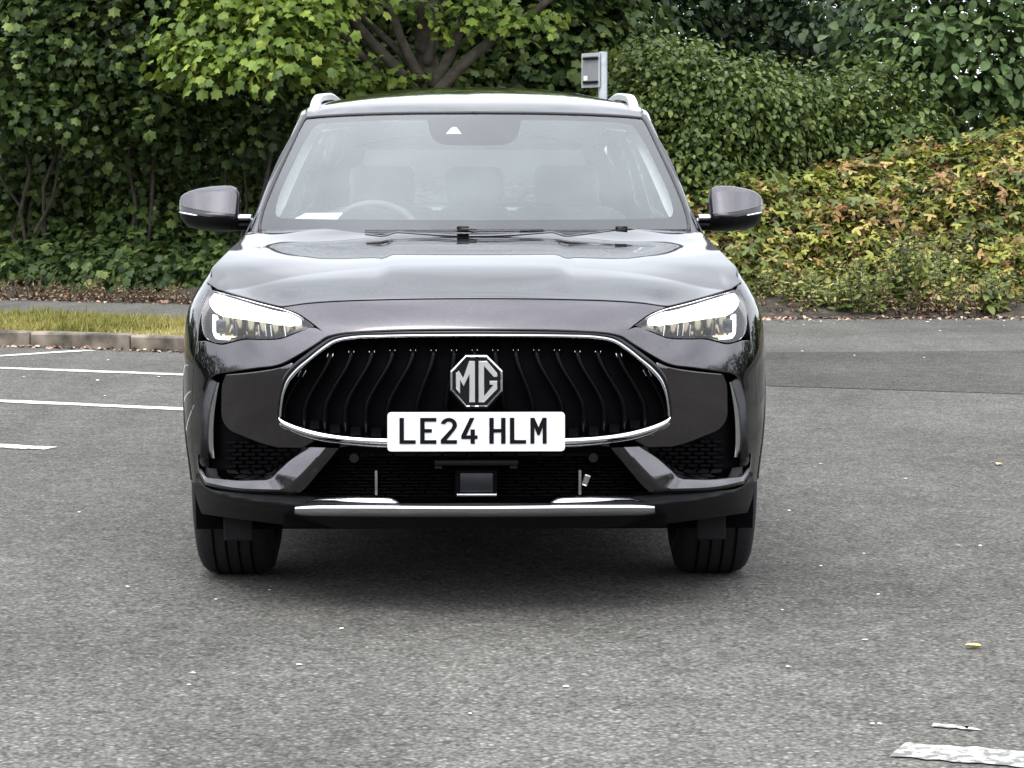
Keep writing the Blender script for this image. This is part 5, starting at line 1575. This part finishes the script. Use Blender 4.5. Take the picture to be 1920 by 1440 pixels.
# ---- brambles
L_br_y = leaf_mat('bramble_leaves_yellow_green', [(0, (.07, .085, .016)), (.3, (.15, .17, .028)), (.65, (.26, .27, .05)), (.85, (.36, .32, .08)), (1, (.42, .26, .10))])
L_br_g = leaf_mat('bramble_leaves_green', [(0, (.035, .05, .014)), (.4, (.075, .10, .026)), (.8, (.14, .17, .04)), (1, (.25, .25, .08))])
L_br_b = leaf_mat('bramble_leaves_browned', [(0, (.09, .055, .026)), (.35, (.22, .12, .055)), (.6, (.33, .20, .08)), (.8, (.30, .25, .07)), (1, (.48, .38, .18))])
g_b = 'bramble bushes along the car park edge'
def bramble(px0, blobs, label, size=.084, dens=33):
    blobs = [(b_[0], b_[1] + .55, b_[2], b_[3], b_[4], b_[5]) for b_ in blobs]
    c = at_d(px0, 590, 23.6); base = (c.x, c.y, .1)
    root = empty('bramble_bush', base); tag(root, label, 'bramble', g_b)
    for bi, b_ in enumerate(blobs):
        subs = [b_]
        for _ in range(5):      # uneven mounds
            a_ = random.uniform(0, 6.28); k_ = random.uniform(.5, .95)
            subs.append((b_[0] + b_[3] * k_ * math.cos(a_), b_[1] - b_[4] * random.uniform(0, .5), b_[2] + b_[5] * k_ * math.sin(a_), b_[3] * random.uniform(.25, .45), b_[4] * .4, b_[5] * random.uniform(.3, .5)))
        for mat, fr in ((L_br_y, .46), (L_br_g, .36), (L_br_b, .18)):
            P, M3, S, Rd = crown_points(subs, .15, 13, dens * fr, size, inner=.35, droop=.35, facing=-.2)
            leaves_mesh('foliage', 'tri', P, M3, S, Rd, mat, root)
        for _ in range(8):
            a_ = random.uniform(0, 6.28); t_ = Vector((b_[0] + b_[3] * 1.1 * math.cos(a_), b_[1] - abs(b_[4] * math.sin(a_)) * 1.2, b_[2] + b_[5] * random.uniform(.2, 1.35)))
            s_ = Vector((b_[0] + random.uniform(-.3, .3), b_[1], .15)); m_ = (s_ + t_) / 2 + Vector((0, 0, .35))
            pts = [s_, s_.lerp(m_, .6) + Vector((0, 0, .1)), m_, m_.lerp(t_, .6) + Vector((0, 0, .05)), t_]
            V, Fc = tube(pts, [.009, .008, .007, .005, .003], 5); mesh_obj('cane', V, Fc, M_bark, root)
    return root
bramble(1390, [blob(1360, 440, 23.9, .5, .40), blob(1440, 430, 23.6, .45, .42), blob(1400, 520, 23.3, .5, .3), blob(1330, 520, 23.6, .5, .35)], 'yellow-green bramble bush behind the door mirror')
bramble(1540, [blob(1530, 410, 24.0, .45, .42), blob(1590, 370, 24.3, .4, .3), blob(1520, 500, 23.4, .45, .33), blob(1600, 460, 23.5, .4, .4)], 'yellowing bramble bush with brown patches beside the rubble')
bramble(1700, [blob(1690, 370, 24.4, .45, .35), blob(1740, 330, 24.6, .35, .25), blob(1680, 460, 23.7, .45, .42), blob(1750, 430, 23.9, .45, .45), blob(1700, 530, 23.3, .5, .3)], 'brown-tinged bramble bush backed by the round-leaved tree')
bramble(1870, [blob(1830, 345, 24.6, .42, .38), blob(1900, 315, 24.8, .5, .38), blob(1850, 440, 23.8, .5, .45), blob(1940, 420, 23.9, .6, .55), blob(1890, 530, 23.3, .6, .3), blob(2040, 400, 24.2, .8, .8), blob(2060, 520, 23.6, .8, .4)], 'tall bramble bush climbing under the round-leaved tree')

# ---- weeds
def weed(px, py, h_, label, mat, templ='narrow', n_st=5, ls=.06, group=None, spread=.12, y_off=0.0):
    c = on_ground(px, py); c.y += y_off
    if px < 600: c = on_ground(px, py - 6); c.y = bed_edge_y(c.x) + random.uniform(.05, .5)
    z0 = .03 if px > 600 else .12
    root = empty('weed', (c.x, c.y, z0)); tag(root, label, 'weed', group)
    Ps = []; Ns = []; Ts = []; Ss = []
    for k in range(n_st):
        hh = h_ * random.uniform(.6, 1.05); ox, oy = random.uniform(-spread, spread), random.uniform(-spread, spread) * .6
        tip = Vector((c.x + ox * 2.0, c.y + oy * 1.6, z0 + hh)); b0 = Vector((c.x + ox, c.y + oy, z0))
        pts = [b0, b0.lerp(tip, .5) + Vector((random.uniform(-.02, .02), 0, 0)), tip]
        V, Fc = tube(pts, [.007, .005, .002], 5); mesh_obj('stem', V, Fc, L_dead if mat is L_dead else M_bark, root)
        nl = int(hh / .022)
        for j in range(nl):
            t = .12 + .88 * j / nl; p = b0.lerp(tip, t); a_ = j * 2.4 + random.uniform(-.4, .4)
            d_ = np.array([math.cos(a_), math.sin(a_), .35 - .5 * random.random()])
            Ps.append(np.array(p)); Ts.append(d_); Ns.append(np.array([0, -.2, 1.0]) + rng.normal(size=3) * .4); Ss.append(ls * (1.25 - .75 * t) * random.uniform(.7, 1.3))
    leaves_mesh('foliage', templ, np.array(Ps), orient(np.array(Ns), np.array(Ts)), np.array(Ss), rng.uniform(0, 1, len(Ps)), mat, root)
g_w = 'tall green weeds at the foot of the brambles'
wr = random.Random(3)
for i in range(34):
    px = 1432 + i * 15.5 + wr.uniform(-8, 8); h_ = wr.uniform(.28, .55) + (.32 if px > 1600 and wr.random() < .5 else 0)
    kind_ = ('narrow', 'oval', 'narrow')[i % 3]; pale = bool(i % 4)
    lb = '%s %s weed with %s leaves at the foot of the brambles' % ('tall' if h_ > .6 else 'knee-high' if h_ > .42 else 'low', 'pale green' if pale else 'dark green', 'narrow' if kind_ == 'narrow' else 'broad')
    weed(px, wr.uniform(586, 597), h_, lb, L_weed if pale else L_br_g, kind_, 7, .09, g_w, .13, .0)
weed(1635, 597, .14, 'low bright green weed rooted in the litter at the asphalt edge', L_weed, 'oval', 8, .07, None, .06)
g_d = 'dry brown stalks under the hedge'
for px in (5, 30, 52, 75, 98, 120, 142, 165, 186, 205, 222, 240, 258, 275, 292, 310, 328, 345, 365, 385, 410, 440, 1440, 1480, 1515, 1560, 1600, 1660, 1690, 1720, 1770, 1810, 1850, 1900):
    lf = px < 600; h_ = random.uniform(.12, .28 if lf else .40)
    sz = 'tall' if h_ > (.24 if lf else .31) else 'middling' if h_ > (.17 if lf else .22) else 'short'
    weed(px + random.uniform(-8, 8), 573 if lf else random.uniform(592, 598), h_, '%s dry brown stalks under the dark hedge by the path' % sz if lf else '%s dry brown stalks by the litter under the brambles' % sz, L_dead, 'narrow', 7, .05, g_d if lf else 'dry brown stalks under the brambles', .18, .1 if lf else .0)

# ---- grass, litter
def scatter_stuff(name, label, cat, P, Nn, Tt, S, templ, mat, tone=None):
    o = leaves_mesh(name, templ, P, orient(Nn, Tt), S, rng.uniform(0, 1, len(P)) if tone is None else tone, mat, None)
    o['label'] = label; o['category'] = cat
n_g = 64000
u = rng.uniform(-3.15, 13.0, n_g); w_ = rng.uniform(.13, 1.82, n_g)
G = np.array(kb)[None] + np.array(e)[None] * u[:, None] + np.array(nrm)[None] * w_[:, None]; G[:, 2] = KH - .015
patch = np.clip(.5 + .3 * np.sin(u * 2.1 + np.sin(w_ * 3)) + .3 * np.sin(u * 5.3 + w_ * 4) , 0, 1)
scatter_stuff('verge_grass', 'strip of short dry yellow-green grass behind the kerb', 'grass', G, rng.normal(size=(n_g, 3)) + [0, -1.2, 0], rng.normal(size=(n_g, 3)) * .5 + [0, 0, 1], rng.uniform(.045, .12, n_g) * (.45 + .8 * patch), 'blade', L_grass, tone=np.clip(1 - patch * .75 + rng.normal(size=n_g) * .18, 0, .999))
n_l = 4200
x_ = rng.uniform(-1.5, 9, n_l); y_ = np.array([bed_edge_y(q) for q in x_]) + rng.normal(size=n_l) * .22 + .10
Lp = np.stack([x_, y_, np.full(n_l, .012)], 1)
n_k = 900
u = rng.uniform(-3, 9, n_k); Lk = np.array(kb)[None] + np.array(e)[None] * u[:, None] - np.array(nrm)[None] * np.abs(rng.normal(size=n_k) * .07 + .02)[:, None]; Lk[:, 2] = .010
n_p = 800
u = rng.uniform(-3, 9, n_p); Lh = np.array(kb)[None] + np.array(e)[None] * u[:, None] + np.array(nrm)[None] * (4.15 + rng.normal(size=n_p) * .16)[:, None]; Lh[:, 2] = KH + .012
Lp = np.concatenate([Lp, Lk, Lh]); n_ = len(Lp)
scatter_stuff('leaf_litter', 'pinkish brown leaf litter along the asphalt edges', 'litter', Lp, rng.normal(size=(n_, 3)) * .35 + [0, 0, 1], rng.normal(size=(n_, 3)), rng.uniform(.02, .06, n_), 'oval', L_litter)

# ---- rubble stones
M_rubble = simple('pale_rubble', (.5, .48, .45), rough=.9, noise=.25, nscale=20, bump=.5)
def stone(px, py, s_, label, group=None, dy=0.0, z=0.02):
    c = on_ground(px, py); c.y += dy
    bm = bmesh.new(); bmesh.ops.create_icosphere(bm, subdivisions=2, radius=1)
    sx_, sy_, sz_ = s_ * random.uniform(.8, 1.4), s_ * random.uniform(.7, 1.1), s_ * random.uniform(.4, .65)
    ph = random.uniform(0, 9)
    for v in bm.verts:
        k = 1 + .16 * math.sin(v.co.x * 3 + ph) + .12 * math.sin(v.co.y * 4 + ph * 2) + random.uniform(-.05, .05)
        v.co = Vector((v.co.x * sx_ * k, v.co.y * sy_ * k, v.co.z * sz_ * k))
    o = bm_obj('stone', bm, M_rubble); o.location = (c.x, c.y, z + sz_ * .6); o.rotation_euler = (0, 0, random.uniform(0, 6))
    tag(o, label, 'stone', group)
for px, py, s_ in [(1572, 590, .07), (1590, 588, .08), (1603, 594, .06), (1585, 596, .05), (1560, 585, .05), (1612, 588, .05)]:
    stone(px, py, s_, 'pale broken stone in the small rubble heap under the brambles', 'rubble stones in the heap', dy=.05)
for px, py, s_ in [(1452, 577, .075), (1425, 588, .05)]:
    stone(px, py, s_, 'pale stone lying under the bramble bush behind the car', 'stones behind the car', dy=.05)
for px, py, s_ in [(12, 556, .08), (30, 553, .05), (95, 560, .06), (190, 562, .07), (215, 563, .04)]:
    stone(px, py, s_, 'earthy stone under the hedge beside the path', 'stones under the hedge', dy=.25, z=.14)

# ---- bits lying on the asphalt
M_petal = simple('pale_petal', (.75, .72, .66), rough=.8)
M_yleaf = simple('yellow_fallen_leaf', (.62, .47, .16), rough=.7)
def flat_bit(name, px, py, s_, mat, label, cat, group=None, curl=.2, templ='oval', zo=.003):
    c = on_ground(px, py)
    tv, tf = TEMPL[templ]
    a_ = random.uniform(0, 6.28)
    V = []
    for v in tv:
        x_, y_ = (v[0] - .45) * s_, v[1] * s_
        V.append((x_ * math.cos(a_) - y_ * math.sin(a_), x_ * math.sin(a_) + y_ * math.cos(a_), curl * s_ * (abs(v[1]) * 1.2 + (v[0] - .45)**2)))
    o = mesh_obj(name, V, tf, mat, smooth=False); o.location = (c.x, c.y, zo)
    o.rotation_euler = (random.uniform(-.08, .08), random.uniform(-.08, .08), 0)
    tag(o, label, cat, group)
def petal_label(px, py):
    if px < 340 and py < 760: return 'pale fallen petal among the parking bay lines'
    if px > 1430 and py < 640: return 'pale fallen petal on asphalt close to the leaf litter'
    if px > 1430 and py < 700: return 'pale fallen petal on the darker tarmac patch'
    if px > 1430: return 'tiny pale fallen petal on open asphalt on the bramble side of the car'
    if px > 1600: return 'tiny pale fallen petal beside the worn white line'
    return 'tiny pale fallen petal on open asphalt ahead of the car'
for px, py in [(1508, 610), (1492, 628), (1567, 608), (1765, 622), (1820, 614), (1883, 612), (1741, 605), (1506, 660), (1603, 668), (1735, 672), (1540, 872), (1621, 1041), (1540, 1064), (1467, 1147), (1623, 1204), (1478, 1254), (1648, 1118), (1799, 1026), (1840, 1027),
               (47, 707), (185, 713), (199, 742), (299, 707), (204, 675), (405, 1124), (505, 1107), (560, 1247), (362, 1262), (355, 1284), (1636, 1362), (1650, 1362), (640, 1180), (1060, 1290), (880, 1340), (240, 1100), (150, 960), (1700, 900), (1480, 960)]:
    d = 5850 / (py - 338)
    flat_bit('fallen_petal', px, py, random.uniform(.012, .02) if d < 12 else random.uniform(.02, .045), M_petal, petal_label(px, py), 'petal', 'pale petals strewn on the asphalt', .25)
flat_bit('fallen_leaf', 1828, 1219, .048, M_yleaf, 'curled yellow fallen leaf on open asphalt near the worn white line', 'leaf', curl=.5)
flat_bit('fallen_leaf', 1876, 875, .05, M_yleaf, 'small yellow fallen leaf on the asphalt in front of the brambles', 'leaf', curl=.5)

# ---- road sign seen from behind
SD = 22.6
sb = at_d(1131, 130, SD)
sign = empty('road_sign', (sb.x, sb.y, 0)); tag(sign, 'back of a small grey road sign on a metal post before the hedge', 'sign')
zt_ = at_d(1131, 97, SD).z; zb_ = at_d(1131, 166, SD).z
V, Fc = tube([(sb.x, sb.y, 0), (sb.x, sb.y, zt_ + .0)], .042, 16); mesh_obj('post', V, Fc, simple('galvanised_steel', (.40, .43, .45), rough=.45, metal=.5, noise=.12, nscale=20), sign).data.set_sharp_from_angle(angle=R(40))
RZ = Matrix.Rotation(R(-52), 3, 'Z')
pc = Vector((sb.x, sb.y, (zt_ + zb_) / 2)) + RZ @ Vector((-.105, -.06, 0))
bm = bmesh.new(); box(bm, pc, (.26, .006, zt_ - zb_ - .02), rot=RZ, bevel=.002)
bm_obj('sign_plate', bm, simple('sign_back_grey', (.36, .36, .37), rough=.5, metal=.3, noise=.08, nscale=15), sign)
bm = bmesh.new(); box(bm, pc + RZ @ Vector((0, -.0075, 0)), (.215, .006, zt_ - zb_ - .075), rot=RZ, bevel=.002)
bm_obj('back_panel', bm, simple('sign_back_dark', (.16, .165, .17), rough=.6, noise=.1, nscale=15), sign)
for zk in (zt_ - .06, zb_ + .06):
    bm = bmesh.new(); box(bm, Vector((pc.x, pc.y, zk)) + RZ @ Vector((.02, -.022, 0)), (.20, .022, .022), rot=RZ, bevel=.003); bm_obj('clamp_bar', bm, M_black, sign)
bm = bmesh.new(); box(bm, Vector((pc.x, pc.y, zb_ + .10)) + RZ @ Vector((-.06, -.0125, 0)), (.05, .002, .04), rot=RZ); bm_obj('sticker', bm, M_paper, sign)

# ---- the planting goes on beyond both ends of the view
def copy_plant(root, shift, label, turn=0.0):
    r = root.copy(); COL.objects.link(r); r['label'] = label
    r.location = root.location + shift; r.rotation_euler = (0, 0, turn)
    for ch in root.children:
        if ch.name.startswith('leaf'): continue
        c = ch.copy(); COL.objects.link(c); c.parent = r
    return r
shr = [o for o in bpy.data.objects if o.name.startswith('maple_shrub')]
shr.sort(key=lambda o: o.location.x)
copy_plant(shr[0], e * 2.7, 'broad-leaved green shrub continuing the hedge beyond the verge', .5)
copy_plant(shr[0], e * 5.2, 'broad-leaved green shrub at the last stretch of the hedge beyond the verge', -.6)
copy_plant(shr[0], e * 10.6, 'broad-leaved green shrub far along the hedge beyond the kerb', -.2)
copy_plant(shr[0], e * 13.2, 'broad-leaved green shrub at the very end of the hedge line', .4)
copy_plant(shr[0], e * 7.9, 'broad-leaved green shrub closing the hedge beyond the kerb end', .3)
lime = [o for o in bpy.data.objects if o.name.startswith('lime_tree')][0]
copy_plant(lime, Vector((3.0, .8, 0)), 'round-leaved green tree beyond the last bramble bush', .4)
copy_plant(lime, Vector((6.2, 1.2, 0)), 'round-leaved green tree at the outer corner of the planting', -.5)
copy_plant(lime, Vector((9.4, 1.6, 0)), 'round-leaved green tree well past the brambles', .2)
bra = sorted([o for o in bpy.data.objects if o.name.startswith('bramble_bush')], key=lambda o: o.location.x)[-1]
copy_plant(bra, Vector((2.4, .2, 0)), 'bramble bush continuing past the tall one along the edge', .2)
copy_plant(bra, Vector((7.0, .4, 0)), 'bramble bush farthest along the asphalt edge', .1)
copy_plant(bra, Vector((4.7, .3, 0)), 'bramble bush at the outer corner of the planting', -.3)

# ---- woods around the car park (mirrored in the paintwork)
blobs = [(x_, -52 + 4 * math.sin(x_), 2.2 + 1.2 * math.sin(x_ * .7), 4.5, 3.5, 3.2) for x_ in np.arange(-60, 61, 5)]
blobs += [(sx_ * (34 + 3 * math.sin(y_)), y_, 1.6 + .9 * math.sin(y_ * .7), 3.5, 4.5, 3.0) for sx_ in (-1, 1) for y_ in np.arange(-48, 50, 5)]
blobs += [(x_, 52 + 3 * math.sin(x_), .6, 4.5, 3.5, 2.0 + .5 * math.sin(x_ * .9)) for x_ in np.arange(-60, 61, 5)]
P = []
for (cx, cy, cz, rx, ry, rz) in blobs:
    d = rng.normal(size=(620, 3)); d /= np.linalg.norm(d, axis=1)[:, None]
    rr_ = 1 + .18 * np.sin(d[:, 0] * 7 + cx) * np.sin(d[:, 2] * 6 + cy) + rng.normal(size=620) * .08
    P.append(np.stack([cx + d[:, 0] * rx * rr_, cy + d[:, 1] * ry * rr_, np.maximum(cz + d[:, 2] * rz * rr_, .2)], 1))
P = np.concatenate(P); n_ = len(P)
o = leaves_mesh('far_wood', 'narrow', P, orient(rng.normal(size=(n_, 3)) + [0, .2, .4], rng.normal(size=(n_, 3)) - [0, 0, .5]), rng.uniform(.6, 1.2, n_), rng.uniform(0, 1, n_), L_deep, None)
o['label'] = 'dark green wood around the car park'; o['category'] = 'wood'
